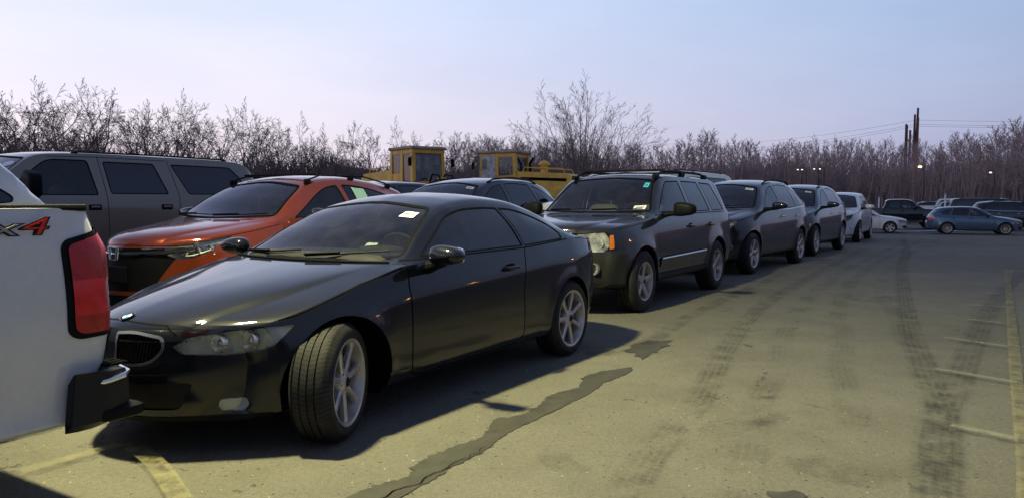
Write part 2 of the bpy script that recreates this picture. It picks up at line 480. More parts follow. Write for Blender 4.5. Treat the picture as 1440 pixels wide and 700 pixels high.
    def window(c, pts, r=.03, trim=.018, mat='glass_tint', tmat='trim', proj='side', name='side_window', **k):
        o = rnd(pts, r, 3)
        big = c.cut(o, proj, **k)
        r2 = [max(.006, q-trim) for q in r] if isinstance(r, list) else max(.006, r-trim)
        ins, rim = c.cut(rnd(inset(pts, trim), r2, 3), proj, src=big, **k) if trim else (big, [])
        out = []
        if proj == 'side':
            for a, b in zip(c.split(ins), c.split(rim)):
                w = c.put(name, a, mat, -.004)
                if w:
                    out.append(w); c.put('window_trim', b, tmat, .001, w)
        else:
            w = c.put(name, ins, mat, -.003); out.append(w); c.put('window_trim', rim, tmat, .001, w)
        c.glasspolys = ins
        return out
    def lamp(c, pts, proj='fq', name='headlight', housing='lampgrey', depth=.07, lens='lens', bowls=(), r=.02, bm='lampchrome', strips=(), xr=None, rimmat=None):
        o = rnd(pts, r, 3); ins = c.cut(o, proj, xr=xr)
        res = []
        for q in c.split(ins):
            if not q: continue
            s = -1 if sum(v[1] for v in q[0]) < 0 else 1
            if lens is None:
                res.append(c.put(name, q, housing, .001)); continue
            h = c.put(name, q, housing, -depth); res.append(h)
            # side skirt joining housing to skin
            c.put('lens', q, lens, .001, h)
            for (y, z, rr) in bowls:
                x = c.front(s*y, z)+rr*.45+.006
                m = MB(); pr = [(0, .035), (rr*.55, .03), (rr*.85, .012), (rr, -.012), (rr*1.06, -.014), (rr*1.08, .02)]
                m.lathe(pr, 20, 'x', (x, s*y, z)); m.superell((x+.012, s*y, z), (.02, rr*.42, rr*.42), 1, 1, 12, 8)
                m.build('reflector', M[bm], h, True)
        return res
    def door(c, pts, name='door'):
        got = []
        for q in pts: got += c.cut(q, 'side')
        return c.put(name, got, c.mat, 0, both=True)
    def arch(c, wheels):
        c.wh = wheels
        for (x, r, ra) in wheels:
            drop = c.cut(circ(x, r, ra, 44), 'arch')
    def liners(c, depth=.32, lip=.03, lipmat=None, z0=None):
        for (x, r, ra) in c.wh:
            for s in (-1, 1):
                m = MB(); lp = MB(); A = []; zb = float(ev(c.sp.get('zb', .2), [x])[0])
                a0 = math.asin(max(-1, min(1, (zb-.0-r)/ra))); n = 36
                for k in range(n+1):
                    th = a0+(math.pi-2*a0)*k/n; px, pz = x+ra*math.cos(th), r+ra*math.sin(th)
                    h, nn = c.ray((px+.004*math.cos(th), 3*s, pz+.004*math.sin(th)), (0, -s, 0))
                    yy = h.y if h and abs(h.y) > .5 else s*.8
                    A.append((px, yy, pz))
                v = []; f = []
                for p in A: v += [p, (p[0], p[1]-s*lip, p[2])]
                for k in range(n): f.append((2*k, 2*k+1, 2*k+3, 2*k+2))
                lp.add(v, f)
                v = []; f = []
                for p in A:
                    dx, dz = p[0]-x, p[2]-r; v += [(p[0], p[1]-s*lip, p[2]), (x+dx*1.04, p[1]-s*lip, r+dz*1.04), (x+dx*1.04, p[1]-s*depth, r+dz*1.04), (x, p[1]-s*depth, r)]
                for k in range(n):
                    for j in range(3): f.append((4*k+j, 4*k+j+1, 4*k+4+j+1, 4*k+4+j))
                m.add(v, f); m.build('wheel_well', M['gap'], c.root); lp.build('arch_lip', lipmat or c.mat, c.root, True)
    def wheels(c, wheel, xs=None, yo=None, steer=0, y_list=None):
        for i, (x, r, ra) in enumerate(c.wh):
            for s in (-1, 1):
                w = wheel if not c.late else copy_tree(wheel)
                c.late.append(w); w.parent = c.root
                w.location = (x, s*yo, r); w.rotation_euler = (0, R(37*i+11*s), (0 if s < 0 else math.pi)+(steer if i == 0 else 0))
                w.rotation_mode = 'XYZ'
    def finish(c, loc, heading, pitch=0):
        # body = remaining skin + seams
        gp = c.extra.get('gap', [])
        polys = c.polys
        o = polyobj('body', polys, c.mat, c.root)
        if gp: c.put('panel_gap', gp, 'gap', -.001, both=True)
        d = R(90)-heading
        c.root.location = loc; c.root.rotation_euler = (pitch, 0, d) if not pitch else (0, pitch, d)
        return c.root
    def place(c, F, B, yo, sc=1):
        """stand the car so that its outer wheel faces touch the ground at F (front) and B (rear)"""
        F, B = Vector(F), Vector(B); d = (B-F).normalized(); h = math.atan2(d.x, d.y); n = Vector((d.y, -d.x)); xm = (c.wh[0][0]+c.wh[1][0])/2*sc
        q = (F+B)/2-d*xm-n*yo*sc; c.root.scale = (sc, sc, sc); return c.finish((q.x, q.y, gz(q.x, q.y)), h)
    def interior(c, x0, x1, zf, w=.62, seats=((1.9, .45), (2.8, .45)), zseat=.55, mat='seat', dash=None, wheel=True, top=1.15, floor=True, hr=True):
        m = MB()
        m.box(((x0+x1)/2, 0, zf), (x1-x0, 2*w, .02))
        for s in (-1, 1): m.box(((x0+x1)/2, s*(w+.02), zf+.12), (x1-x0, .03, .26))
        m.build('cabin_floor', M['cabin'], c.root)
        if dash:
            dx, dz = dash; m = MB(); m.superell((dx, 0, dz-.12), (.26, w+.04, .16), .4, .35, 24, 10); m.superell((dx+.12, -.34, dz+.02), (.1, .17, .05), .6, .6)
            m.build('dashboard', M['cabin'], c.root, True)
            if wheel:
                m = MB(); rot = Matrix.Rotation(R(-25), 3, 'Y'); n = 28; pts = [Vector((0, .18*math.cos(2*math.pi*k/n), .18*math.sin(2*math.pi*k/n))) for k in range(n+1)]
                pts = [rot @ p+Vector((dx+.36, -.35, dz-.02)) for p in pts]; m.tube(pts, .014, 6, False)
                for a in (0, 120, 240):
                    q = rot @ Vector((0, .17*math.cos(R(a+90)), .17*math.sin(R(a+90))))+Vector((dx+.36, -.35, dz-.02)); m.tube([(dx+.37, -.35, dz-.02), q], .012, 6)
                m.superell((dx+.37, -.35, dz-.02), (.03, .06, .05), .6, .6, 12, 8); m.build('steering_wheel', M['cabin'], c.root, True)
        for (sx, dy) in seats:
            for s in (-1, 1):
                m = MB(); rot = Matrix.Rotation(R(14), 3, 'Y')
                m.superell((sx-.1, s*.35, zseat-.06), (.27, .25, .09), .4, .4, 16, 8)
                m.superell((sx+.22, s*.35, (zseat+top)/2-.08), (.09, .24, (top-zseat)/2-.02), .4, .45, 16, 10, rot)
                if hr: m.superell((sx+.29, s*.35, top+.03), (.05, .13, .09), .5, .6, 12, 8, rot)
                m.build('seat', M[mat], c.root, True)
    def mirror(c, x, y, z, d=(.09, .12, .075), mat=None, e=(.8, .75), arm=(.1, .08), rot=0, base=None, both=True, tri=None):
        for s in ((-1, 1) if both else (-1,)):
            m = MB(); rt = Matrix.Rotation(R(rot)*-s, 3, 'Z')
            def fn(p):
                px = p[0]
                if px > d[0]*.45: px = d[0]*.45+(px-d[0]*.45)*.15
                k = 1-.22*(p[1]*s/d[1]) if True else 1
                return (px, p[1], p[2]*k)
            m.superell((x, s*y, z), d, e[0], e[1], 28, 18, rt, fn)
            hb = m.build('side_mirror', mat or c.mat, c.root, True)
            a = MB(); yb = abs(c.side(x+arm[0], z-arm[1], s))-.02
            a.tube([(x+arm[0]*.8, s*(yb), z-arm[1]), (x+arm[0]*.5, s*(yb+y-d[1]*.4)/2, z-arm[1]*.8), (x+arm[0]*.1, s*(y-d[1]*.3), z-d[2]*.6)], [.045, .032, .04], 10)
            a.build('mirror_arm', M['plastic'], hb, True)
            g = MB(); g.superell((x+d[0]*.53, s*y, z), (.004, d[1]*.86, d[2]*.82), .5, .6, 20, 10, rt); g.build('mirror_glass', M['chrome'], hb, True)
    def handle(c, x, z, mat=None, l=.1, h=.014, parents=None, cup=True):
        for i, s in enumerate((-1, 1)):
            y = c.side(x, z, s); m = MB()
            m.superell((x, y+s*.028, z), (l, .014, h), .5, .4, 20, 8)
            for q in (-.8, .8): m.superell((x+q*l, y+s*.012, z), (.016, .025, h*.9), .5, .5, 10, 6)
            par = parents[i] if parents and i < len(parents) else c.root
            o = m.build('door_handle', mat or c.mat, par, True)
            if cup:
                g = MB(); g.superell((x, y, z), (l*.75, .004, h*2.1), .7, .7, 16, 6); g.build('handle_recess', M['gap'], o, True)
    def wiper(c, pts, par=None):
        m = MB(); P = []
        for (y, z) in pts:
            h, n = c.ray((-2, y, z), (1, 0, 0)); P.append(h+n*.022 if h else Vector((1.5, y, z)))
        m.tube(P, .006, 6); m.tube([p+Vector((-.01, 0, .010)) for p in P[:max(2, len(P)//2+1)]], .008, 6)
        return m.build('wiper', M['plastic'], c.root, True)

def make_wheel(R_, rim, w, style='seven', n=7, mat='alloy', tread=False, seg=56, name='wheel'):
    """outer face looks to -y, centre at origin"""
    h = w/2; sw = (R_-rim)
    m = MB(); pr = []
    g = .008; 
    pr += [(rim-.012, -h+.012), (rim+.004, -h+.002), (rim+sw*.3, -h-.008), (rim+sw*.62, -h-.006), (R_-.022, -h+.008), (R_-.008, -h+.022)]
    ys = np.linspace(-h+.03, h-.03, 5)
    for i, yy in enumerate(ys):
        pr.append((R_, yy-.0+(.004 if i else 0)))
        if i < 4:
            y2 = ys[i+1]; pr += [(R_, y2-.006), (R_-g, y2-.005), (R_-g, y2+.003)]
    pr += [(R_-.008, h-.022), (R_-.022, h-.008), (rim+sw*.5, h+.004), (rim-.012, h-.012)]
    m.lathe([(a, b+h+.0) for a, b in pr], seg, 'y')
    tyre = m.build(name, M['tyre_tread'] if tread else M['tyre'], None, True, sharp=50)
    m = MB()
    bar = [(rim-.0, .004), (rim+.006, .004-.006), (rim+.004, -.004), (rim-.012, .002), (rim-.018, .02), (rim-.03, .06), (rim-.035, w*.6), (rim-.01, w-.02)]
    m.lathe(bar, seg, 'y')
    rb = rim-.012; hub = .062*rim/.22
    def spoke(a, wi, wo, ri=None, ro=None, sk=0, bow=.0, yi=.028, yo=.012, th=.03):
        ri = ri if ri is not None else hub*.6; ro = ro or rb; v = []; f = []; N = 7
        for k in range(N):
            t = k/(N-1); r = ri+(ro-ri)*t; ww = (wi+(wo-wi)*t)*(1+.35*(max(0, t-.8)/.2)**2)/2; yy = yi+(yo-yi)*t-bow*math.sin(math.pi*t)
            aa = a+sk*t*t; ca, sa = math.cos(aa), math.sin(aa)
            for (q, yo_) in ((-1, th), (-1, .008), (-.55, 0), (.55, 0), (1, .008), (1, th)):
                v.append((r*ca-q*ww*sa, yy+yo_, r*sa+q*ww*ca))
        for k in range(N-1):
            for j in range(5): f.append((k*6+j, k*6+j+1, k*6+6+j+1, k*6+6+j))
        m.add(v, f)
    for k in range(n):
        a = 2*math.pi*k/n
        if style == 'seven': spoke(a, .030, .046, bow=.0)
        elif style == 'five': spoke(a, .075, .055)
        elif style == 'split':
            spoke(a-.07, .024, .02, sk=-.13); spoke(a+.07, .024, .02, sk=.13)
        elif style == 'thin': spoke(a, .022, .024)
        elif style == 'wide': spoke(a, .055, .085)
    m.lathe([(0, .012), (hub*.45, .012), (hub*.5, .02), (hub*.55, .022), (hub*1.05, .030), (hub*1.15, .05), (hub*1.15, .08)], 28, 'y')
    for k in range(5):
        a = 2*math.pi*(k+.5)/5; m.lathe([(0, .02), (.009, .021), (.011, .03)], 8, 'y', (hub*.8*math.cos(a), 0, hub*.8*math.sin(a)))
    rimo = m.build('rim', M[mat], tyre, True)
    d = MB(); d.lathe([(0, .10), (rim*.72, .10), (rim*.72, .12), (0, .12)], 32, 'y'); d.box((rim*.55, .10, rim*.1), (.07, .06, .16))
    d.build('brake_disc', M['disc'], rimo, False)
    cp = MB(); cp.lathe([(0, .008), (hub*.4, .0095), (hub*.44, .014)], 16, 'y'); cp.build('centre_cap', M['plastic'], rimo, True)
    return tyre

def tyre_mats():
    for nm, tr in (('tyre', False), ('tyre_tread', True)):
        m, nt, b = newmat(nm); setp(b, (.016, .0155, .015), .72, spec=.35)
        tc = nt.nodes.new('ShaderNodeTexCoord'); sp = nt.nodes.new('ShaderNodeSeparateXYZ'); lk(nt, tc.outputs['Object'], sp.inputs[0])
        def mt(op, *a):
            q = nt.nodes.new('ShaderNodeMath'); q.operation = op
            for i, v in enumerate(a):
                if isinstance(v, (int, float)): q.inputs[i].default_value = v
                else: lk(nt, v, q.inputs[i])
            return q.outputs[0]
        ang = mt('ARCTAN2', sp.outputs[2], sp.outputs[0]); rad = mt('SQRT', mt('ADD', mt('MULTIPLY', sp.outputs[0], sp.outputs[0]), mt('MULTIPLY', sp.outputs[2], sp.outputs[2])))
        sk = mt('ADD', mt('MULTIPLY', ang, 78.0), mt('MULTIPLY', mt('ABSOLUTE', mt('SUBTRACT', sp.outputs[1], .115)), 60.0))
        sn = mt('SINE', sk); blk = mt('GREATER_THAN', sn, -.72); onr = mt('GREATER_THAN', rad, .285)
        hgt = mt('MULTIPLY', blk, onr)
        bp = nt.nodes.new('ShaderNodeBump'); bp.inputs['Strength'].default_value = 1.0 if tr else .5; bp.inputs['Distance'].default_value = .006
        lk(nt, hgt, bp.inputs['Height']); lk(nt, bp.outputs[0], b.inputs['Normal'])
        n = noise(nt, 9, 6, .7); r = ramp(nt, n.outputs[0], [(.35, (.008, .0078, .0075)), (.75, (.032, .030, .027))])
        mul = nt.nodes.new('ShaderNodeMix'); mul.data_type = 'RGBA'; mul.blend_type = 'MULTIPLY'; lk(nt, r.outputs[0], mul.inputs[6])
        f = ramp(nt, mt('SUBTRACT', 1.0, mt('MULTIPLY', mt('SUBTRACT', 1.0, blk), onr)), [(0, .25), (1, 1.0)]); mul.inputs[0].default_value = 1; lk(nt, f.outputs[0], mul.inputs[7])
        lk(nt, mul.outputs[2], b.inputs['Base Color']); M[nm] = m
def text_part(name, body, size, mat, parent, loc, rot, extrude=.004, off=0, shear=0, sx=1):
    """lettering turned into a mesh"""
    cu = bpy.data.curves.new(name, 'FONT'); cu.body = body; cu.size = size; cu.extrude = extrude; cu.offset = off; cu.shear = shear
    cu.align_x = 'CENTER'; cu.align_y = 'CENTER'; ob = bpy.data.objects.new('t', cu); COL.objects.link(ob)
    dg = bpy.context.evaluated_depsgraph_get(); me = bpy.data.meshes.new_from_object(ob.evaluated_get(dg)); bpy.data.objects.remove(ob)
    me.name = name; me.materials.clear(); me.materials.append(M[mat]); o = bpy.data.objects.new(name, me)
    o.location = loc; o.rotation_euler = rot; o.scale = (sx, 1, 1); return link(o, parent)
# ------------------------------------------------------------ black coupe
def coupe():
    L = 4.58; fa, ra = .86, 3.56; rw = .325
    sp = dict(L=L, zb=[(.4, .20), (.7, .175), (3.9, .19), (4.1, .24), (4.3, .34)],
      W=[(.40, .60), (.44, .665), (.50, .735), (.58, .79), (.70, .835), (.85, .865), (1.1, .878), (2.0, .88), (3.2, .885), (3.6, .888), (3.9, .865), (4.1, .82), (4.22, .77), (4.30, .70)],
      zmid=[(.4, .46), (.9, .52), (3.6, .58), (4.3, .62)],
      zsh=[(.4, .54), (.6, .60), (.9, .66), (1.5, .735), (2.6, .785), (3.6, .84), (4.1, .86), (4.3, .84)],
      dsh=[(.4, .012), (1.0, .010), (3.8, .008), (4.3, .015)],
      zbelt=[(.4, .605), (.46, .655), (.55, .695), (.7, .745), (.9, .80), (1.2, .872), (1.48, .925), (2.6, .950), (3.4, .985), (3.8, 1.005), (4.05, .995), (4.2, .97), (4.26, .93), (4.30, .86)],
      dbelt=[(.4, .04), (.6, .065), (.9, .075), (1.5, .065), (3.0, .065), (3.7, .085), (4.3, .06)],
      zre=[(.4, .612), (.46, .668), (.55, .712), (.8, .785), (1.2, .885), (1.44, .934), (1.50, .945), (1.86, 1.118), (2.1, 1.225), (2.3, 1.275), (2.65, 1.298), (3.0, 1.285), (3.3, 1.225), (3.6, 1.125), (3.8, 1.045), (4.0, 1.005), (4.2, .982), (4.26, .94), (4.3, .865)],
      yre=[(.4, .40), (.8, .53), (1.2, .62), (1.44, .70), (1.50, .74), (1.86, .655), (2.2, .585), (2.6, .565), (3.1, .575), (3.5, .62), (3.8, .66), (4.1, .62), (4.3, .5)],
      bulge=[(.4, .004), (1.4, .0), (2.0, .022), (3.2, .022), (3.9, .004)],
      zt=[(0, .605), (.012, .665), (.05, .695), (.12, .722), (.5, .815), (1.0, .895), (1.30, .94), (1.34, .946), (1.7, 1.145), (2.0, 1.285), (2.15, 1.33), (2.35, 1.372), (2.65, 1.393), (2.95, 1.38), (3.25, 1.33), (3.6, 1.215), (3.94, 1.045), (4.0, 1.02), (4.3, 1.005), (4.46, .995), (4.50, .975), (4.55, .86), (4.58, .72)],
      bow=[(0, .40), (.1, .385), (.4, .25), (.9, .15), (1.4, .15), (2.1, .12), (2.6, .03), (3.2, -.10), (3.95, -.14), (4.4, -.2), (4.58, -.28)],
      nose=[(.2, .05), (.3, .012), (.42, 0), (.56, .03), (.7, .05), (.9, 0)], tail=[(.34, -.03), (.55, 0), (.75, -.02), (1.0, -.02)],
      rock=[(.4, .05), (1.2, .055), (3.6, .055)], tuck=.02, sharp=[2, 5, 6, 8],
      flare=[(fa, rw, .36, .014, .06), (ra, rw, .36, .014, .07)])
    c = Car('black_coupe', sp, 'black_paint', 'glossy black two-door coupe with turned front wheels, its nose behind the white pickup', 'car', nst=120, k=6)
    c.arch([(fa, rw, .365), (ra, rw, .36)])
    # panes
    c.window([(1.60, .965), (2.10, 1.225), (2.32, 1.268), (2.62, 1.278), (2.80, 1.272), (2.86, .975)], [.03, .1, .1, .05, .01, .01], .010, 'glass_dark')
    c.window([(2.885, .975), (2.825, 1.27), (3.02, 1.262), (3.28, 1.20), (3.46, 1.125), (3.56, 1.05), (3.53, 1.00)], [.01, .01, .1, .1, .08, .04, .03], .010, 'glass_dark')
    wp = [(-.72, .965), (-.63, 1.12), (-.525, 1.275), (0, 1.335), (.525, 1.275), (.63, 1.12), (.72, .965), (0, .93)]
    c.window(wp, [.05, .3, .06, .6, .06, .3, .05, .6], .013, 'glass', proj='front', xr=(1.2, 2.5), name='windshield')
    wpolys = c.glasspolys
    s = c.cut([(-.36, 1.215), (-.36+.115, 1.228), (-.245, 1.262), (-.36, 1.249)], 'front', src=wpolys)[0] if False else clip(wpolys, [(-.50, 1.205), (-.385, 1.214), (-.392, 1.248), (-.497, 1.238)], lambda p: (p[1], p[2]), lambda p: True)[0]
    st = c.put('windshield_sticker', s, 'paper', .002); 
    s2 = clip(wpolys, [(-.485, 1.222), (-.40, 1.228), (-.402, 1.234), (-.483, 1.229)], lambda p: (p[1], p[2]), lambda p: True)[0]
    c.put('sticker_print', s2, 'ink', .0035, st)
    c.window([(-.60, 1.03), (-.50, 1.24), (0, 1.285), (.50, 1.24), (.60, 1.03), (0, 1.05)], .05, .02, 'glass_dark', proj='rear', xr=(2.9, 4.2), name='rear_window')
    # headlights
    hl = c.lamp([(.50, .585), (.56, .545), (.84, .530), (1.08, .540), (1.20, .57), (1.32, .65), (1.345, .672), (1.20, .670), (.88, .655), (.62, .63)], bowls=[(.50, .592, .046), (.605, .600, .050)], depth=.05, r=.012, housing='lampmid', lens='haze_lens')
    for h in hl:
        i, o_ = clip([p for p in []], [], None, None) if False else (None, None)
    for q, h in []:
        m = MB()
        for k in range(6):
            yy = .665+.024*k; x = c.front(q*yy, .60+.006*k)+.035; m.box((x, q*yy, .603+.007*k), (.03, .018, .045), bev=.004)
        m.build('reflector', M['lampchrome'], h)
    # kidney grilles
    for s in (-1, 1):
        kp = rnd([(s*.035, .650), (s*.055, .505), (s*.12, .48), (s*.26, .488), (s*.325, .56), (s*.315, .635), (s*.16, .662)], [.02, .03, .04, .06, .05, .03, .05])
        big = c.cut(kp, 'front'); ins, rim = c.cut(inset(kp, .015), 'front', src=big)
        g = c.put('grille', ins, 'gap', -.045); c.put('grille_surround', rim, 'chrome', .006, g)
        m = MB()
        for k in range(15):
            y = s*(.055+.0175*k); lo, hi = .505, .64
            if k > 10: lo = .53
            x0 = c.front(y, lo)+.012; x1 = c.front(y, hi)+.012; m.tube([(x0, y, lo), (x1, y, hi)], [.0035, .0035], 4)
        m.build('grille_bar', M['plastic'], g)
    # lower intake, fog lamps
    low = c.cut(rnd([(-.44, .40), (-.38, .26), (.38, .26), (.44, .40)], .03), 'front'); 
    c.put('lower_intake', low, 'intake_mesh', -.008)
    c.lamp([(.80, .275), (.82, .238), (.98, .236), (1.02, .27), (1.0, .305), (.82, .305)], bowls=[], depth=.012, r=.02, name='fog_lamp', housing='lampcloud')
    c.put('front_lip', c.cut([(.0, .19), (1.18, .19), (1.18, .222), (.0, .222)], 'fq'), 'plastic', .004)
    # seams
    c.seam([(.52, .70), (.60, .715), (.80, .775), (1.05, .842), (1.40, .915)], w=.009)
    c.seam([(-.36, .640), (-.30, .686), (0, .700), (.30, .686), (.36, .640)], 'front', w=.006)
    c.seam([(1.455, .93), (1.425, .80), (1.42, .50), (1.44, .26), (1.50, .235)], w=.012)
    c.seam([(1.50, .235), (2.70, .245), (2.79, .30), (2.76, .62), (2.80, .80), (2.865, .96)], w=.012)
    c.seam([(1.46, .952), (2.86, .962), (3.60, .998)], w=.010)
    c.seam([(4.12, .72), (4.02, .70), (3.98, .40)], w=.005)
    c.seam([(1.30, .215), (3.15, .225)], w=.004)
    c.seam([(3.78, 1.0), (4.24, .965)], w=.006)
    # tail lamps, rear
    c.lamp([(.42, .76), (.42, .90), (.62, .935), (1.00, .915), (1.08, .86), (1.00, .77)], proj='rq', name='tail_light', housing='red', lens=None, r=.03)
    c.seam([(-.5, .93), (-.42, .66), (.42, .66), (.5, .93)], 'rear', w=.006)
    pl = c.cut([(-.26, .68), (.26, .68), (.26, .80), (-.26, .80)], 'rear'); c.put('number_plate', pl, 'paper', .004)
    dr = c.door([[(1.46, .935), (1.425, .80), (1.42, .50), (1.44, .25), (2.70, .248), (2.79, .30), (2.765, .62), (2.80, .80), (2.858, .955)]])
    c.put('hood', c.cut([(-.80, 1.47), (-.70, .55), (-.42, .2), (0, .03), (.42, .2), (.70, .55), (.80, 1.47), (0, 1.32)], 'top') if False else [], 'black_paint')
    c.liners(.34, .022)
    w = make_wheel(rw, .236, .225, 'seven', 7, 'alloy', True, 72)
    c.wheels(w, yo=.885, steer=R(23))
    for o in c.late[2:]: pass
    m = MB()
    for s in (-1, 1):
        pass
    c.interior(1.45, 3.9, .62, w=.66, seats=((2.15, .4), (2.95, .4)), zseat=.62, top=1.06, dash=(1.62, .95))
    c.mirror(1.61, 1.0, .985, (.08, .125, .062), e=(.85, .8), arm=(.06, .09))
    c.handle(2.60, .832, l=.085, parents=dr)
    c.wiper([(-.05, .945), (-.30, .962), (-.62, .985)]); c.wiper([(.60, .95), (.35, .955), (.08, .975)])
    cw = MB()
    P = []
    for k in range(21):
        y = -.70+.07*k; h, n = c.ray((1.28+.17*(abs(y)/.8)**2.2, y, 4), (0, 0, -1)); P.append(h+Vector((0, 0, .004)))
    cw.tube(P, .008, 6); cw.build('cowl_trim', M['trim'], c.root, True)
    # papers on the dashboard and a seat belt
    m = MB(); m.box((1.70, -.30, .985), (.16, .20, .004), Matrix.Rotation(R(-14), 3, 'Y')); m.box((1.76, -.22, 1.0), (.10, .1, .003), Matrix.Rotation(R(-38), 3, 'Y')); pp = m.build('paper_sheet', M['paper'], None)
    pp.parent = c.root
    m = MB(); m.tube([(2.25, -.50, 1.22), (2.2, -.40, 1.0), (2.3, -.3, .75)], .014, 5); m.build('seat_belt', M['cladding'], c.root, True)
    # roundels: hood badge
    for (bx, by) in ((.13, 0),):
        h, n = c.ray((bx, by, 3), (0, 0, -1)); rt = n.to_track_quat('Z', 'Y').to_matrix()
        def disc(r0, r1, a0, a1, dz, mat, nm, par):
            m = MB(); N = 12; v = []; f = []
            for k in range(N+1):
                a = a0+(a1-a0)*k/N
                for r in (r0, r1): v.append(h+rt @ Vector((r*math.cos(a), r*math.sin(a), dz)))
            for k in range(N): f.append((2*k, 2*k+1, 2*k+3, 2*k+2))
            m.add(v, f); return m.build(nm, mat, par)
        bd = disc(0, .041, 0, 2*math.pi, .004, M['chrome'], 'hood_badge', c.root)
        disc(.026, .038, 0, 2*math.pi, .0055, M['plastic'], 'badge_ring', bd)
        for q in range(4): disc(0, .025, q*math.pi/2, (q+1)*math.pi/2, .0055, M['badge_blue'] if q % 2 else M['paper'], 'badge_quarter', bd)
    return c
# ------------------------------------------------------------ the other cars
def sticker(c, q, mat='paper', off=.002, name='windshield_sticker', print_=True):
    pr = lambda p: (p[1], p[2]); al = lambda p: True
    i = clip(c.glasspolys, q, pr, al)[0]; s = c.put(name, i, mat, off)
    if s and print_:
        a, b, cc, d = [Vector(v) for v in q]; e = .18
        for t in (.3, .55):
            l = a.lerp(d, t).lerp(b.lerp(cc, t), e); r = a.lerp(d, t).lerp(b.lerp(cc, t), 1-e); up = (d-a)*.12
            c.put('sticker_print', clip(i, [tuple(l), tuple(r), tuple(r+up), tuple(l+up)], pr, al)[0], 'ink', off+.0015, s)
    return s
def jeep():
    L = 4.74; fa, ra = .93, 3.71; rw = .37
    sp = dict(L=L, zb=[(.28, .33), (.7, .30), (3.9, .31), (4.65, .42)],
      W=[(.28, .70), (.32, .77), (.38, .82), (.5, .865), (.75, .90), (1.2, .912), (4.0, .915), (4.4, .90), (4.56, .86), (4.61, .80)],
      zmid=.68, zsh=[(.3, .86), (1, .95), (4.6, 1.02)], dsh=.018,
      zbelt=[(.28, .95), (.33, .985), (.45, 1.02), (.8, 1.06), (1.3, 1.115), (1.42, 1.125), (4.2, 1.16), (4.52, 1.16), (4.58, 1.1), (4.61, 1.0)],
      dbelt=[(.3, .05), (.6, .07), (4.2, .06), (4.61, .05)],
      zre=[(.28, .955), (.33, 1.0), (.45, 1.045), (.8, 1.09), (1.3, 1.145), (1.38, 1.155), (1.8, 1.44), (2.02, 1.585), (2.16, 1.63), (2.5, 1.655), (4.0, 1.645), (4.22, 1.61), (4.34, 1.5), (4.54, 1.18), (4.58, 1.11), (4.61, 1.01)],
      yre=[(.28, .42), (.5, .55), (1.3, .66), (1.38, .76), (1.8, .70), (2.16, .66), (4.1, .655), (4.4, .70), (4.61, .6)],
      zt=[(0, .96), (.015, 1.01), (.06, 1.04), (.5, 1.105), (1.2, 1.165), (1.25, 1.172), (1.7, 1.47), (1.95, 1.625), (2.08, 1.67), (2.4, 1.705), (3.2, 1.715), (4.1, 1.69), (4.34, 1.66), (4.42, 1.58), (4.62, 1.20), (4.68, 1.12), (4.74, 1.0)],
      bow=[(0, .28), (.3, .2), (.8, .11), (1.25, .12), (2.0, .08), (2.6, 0), (4.3, -.06), (4.74, -.13)],
      nose=[(.3, .10), (.42, .0), (.66, -.02), (.72, .03), (1.1, .05)], tail=[(.4, -.02), (.5, .03), (.68, .03), (.74, -.02), (1.2, -.02)], rock=.03, tuck=.03,
      flare=[(fa, rw, .43, .03, .08), (ra, rw, .43, .03, .08)], bulge=.01)
    c = Car('grey_suv', sp, 'grey_paint', 'dark grey boxy SUV with round double headlights, parked right behind the black coupe', 'suv', nst=100, k=4)
    c.arch([(fa, rw, .43), (ra, rw, .43)])
    c.window([(1.58, 1.175), (1.99, 1.50), (2.14, 1.588), (2.60, 1.605), (2.68, 1.175)], .03, .012, 'glass_tint')
    c.window([(2.79, 1.175), (2.72, 1.607), (3.38, 1.603), (3.56, 1.18)], .03, .012, 'glass_dark')
    c.window([(3.66, 1.18), (3.48, 1.60), (3.98, 1.59), (4.22, 1.19)], .03, .012, 'glass_dark')
    c.window([(-.77, 1.185), (-.68, 1.42), (-.60, 1.61), (0, 1.655), (.60, 1.61), (.68, 1.42), (.77, 1.185), (0, 1.165)], [.04, .2, .06, .6, .06, .2, .04, .6], .02, 'glass', proj='front', xr=(1.1, 2.4), name='windshield')
    sticker(c, [(-.69, 1.22), (-.54, 1.215), (-.54, 1.262), (-.685, 1.267)]); sticker(c, [(-.585, 1.50), (-.515, 1.503), (-.515, 1.565), (-.58, 1.560)], 'cyan')
    c.window([(-.68, 1.2), (-.60, 1.58), (.60, 1.58), (.68, 1.2)], .05, .02, 'glass_dark', proj='rear', xr=(4.0, 4.8), name='rear_window')
    # clover headlights and amber corner lamp
    hl = c.lamp([(.50, .90), (.50, .80), (.60, .745), (.97, .745), (1.05, .80), (1.05, .90), (.97, .968), (.82, .958), (.65, .955), (.56, .945)], bowls=[(.475, .862, .076), (.61, .848, .076)], depth=.03, r=.03, housing='lampsilver', lens='glare_lens')
    am = c.lamp([(1.055, .775), (1.14, .785), (1.125, .94), (1.055, .93)], proj='fq', name='corner_lamp', housing='amber', lens=None, r=.015)
    gr = c.cut(rnd([(-.40, .74), (.40, .74), (.42, .955), (-.42, .955)], .03), 'front'); g = c.put('grille', gr, 'gap', -.03)
    for k in range(8):
        y = -.36+.72*k/7; m = MB(); x = c.front(y, .85)+.0; m.superell((x+.0, y, .848), (.018, .017, .118), .4, .6, 10, 8); m.build('grille_bar', M['chrome'], g, True)
    c.put('front_bumper', c.cut([(0, .33), (1.42, .33), (1.42, .715), (1.05, .73), (0, .73)], 'fq'), 'bumper_grey', 0)
    c.lamp(circ(.86, .565, .07, 20, .062), bowls=[(.66, .565, .05)], depth=.03, r=0, name='fog_lamp') if False else None
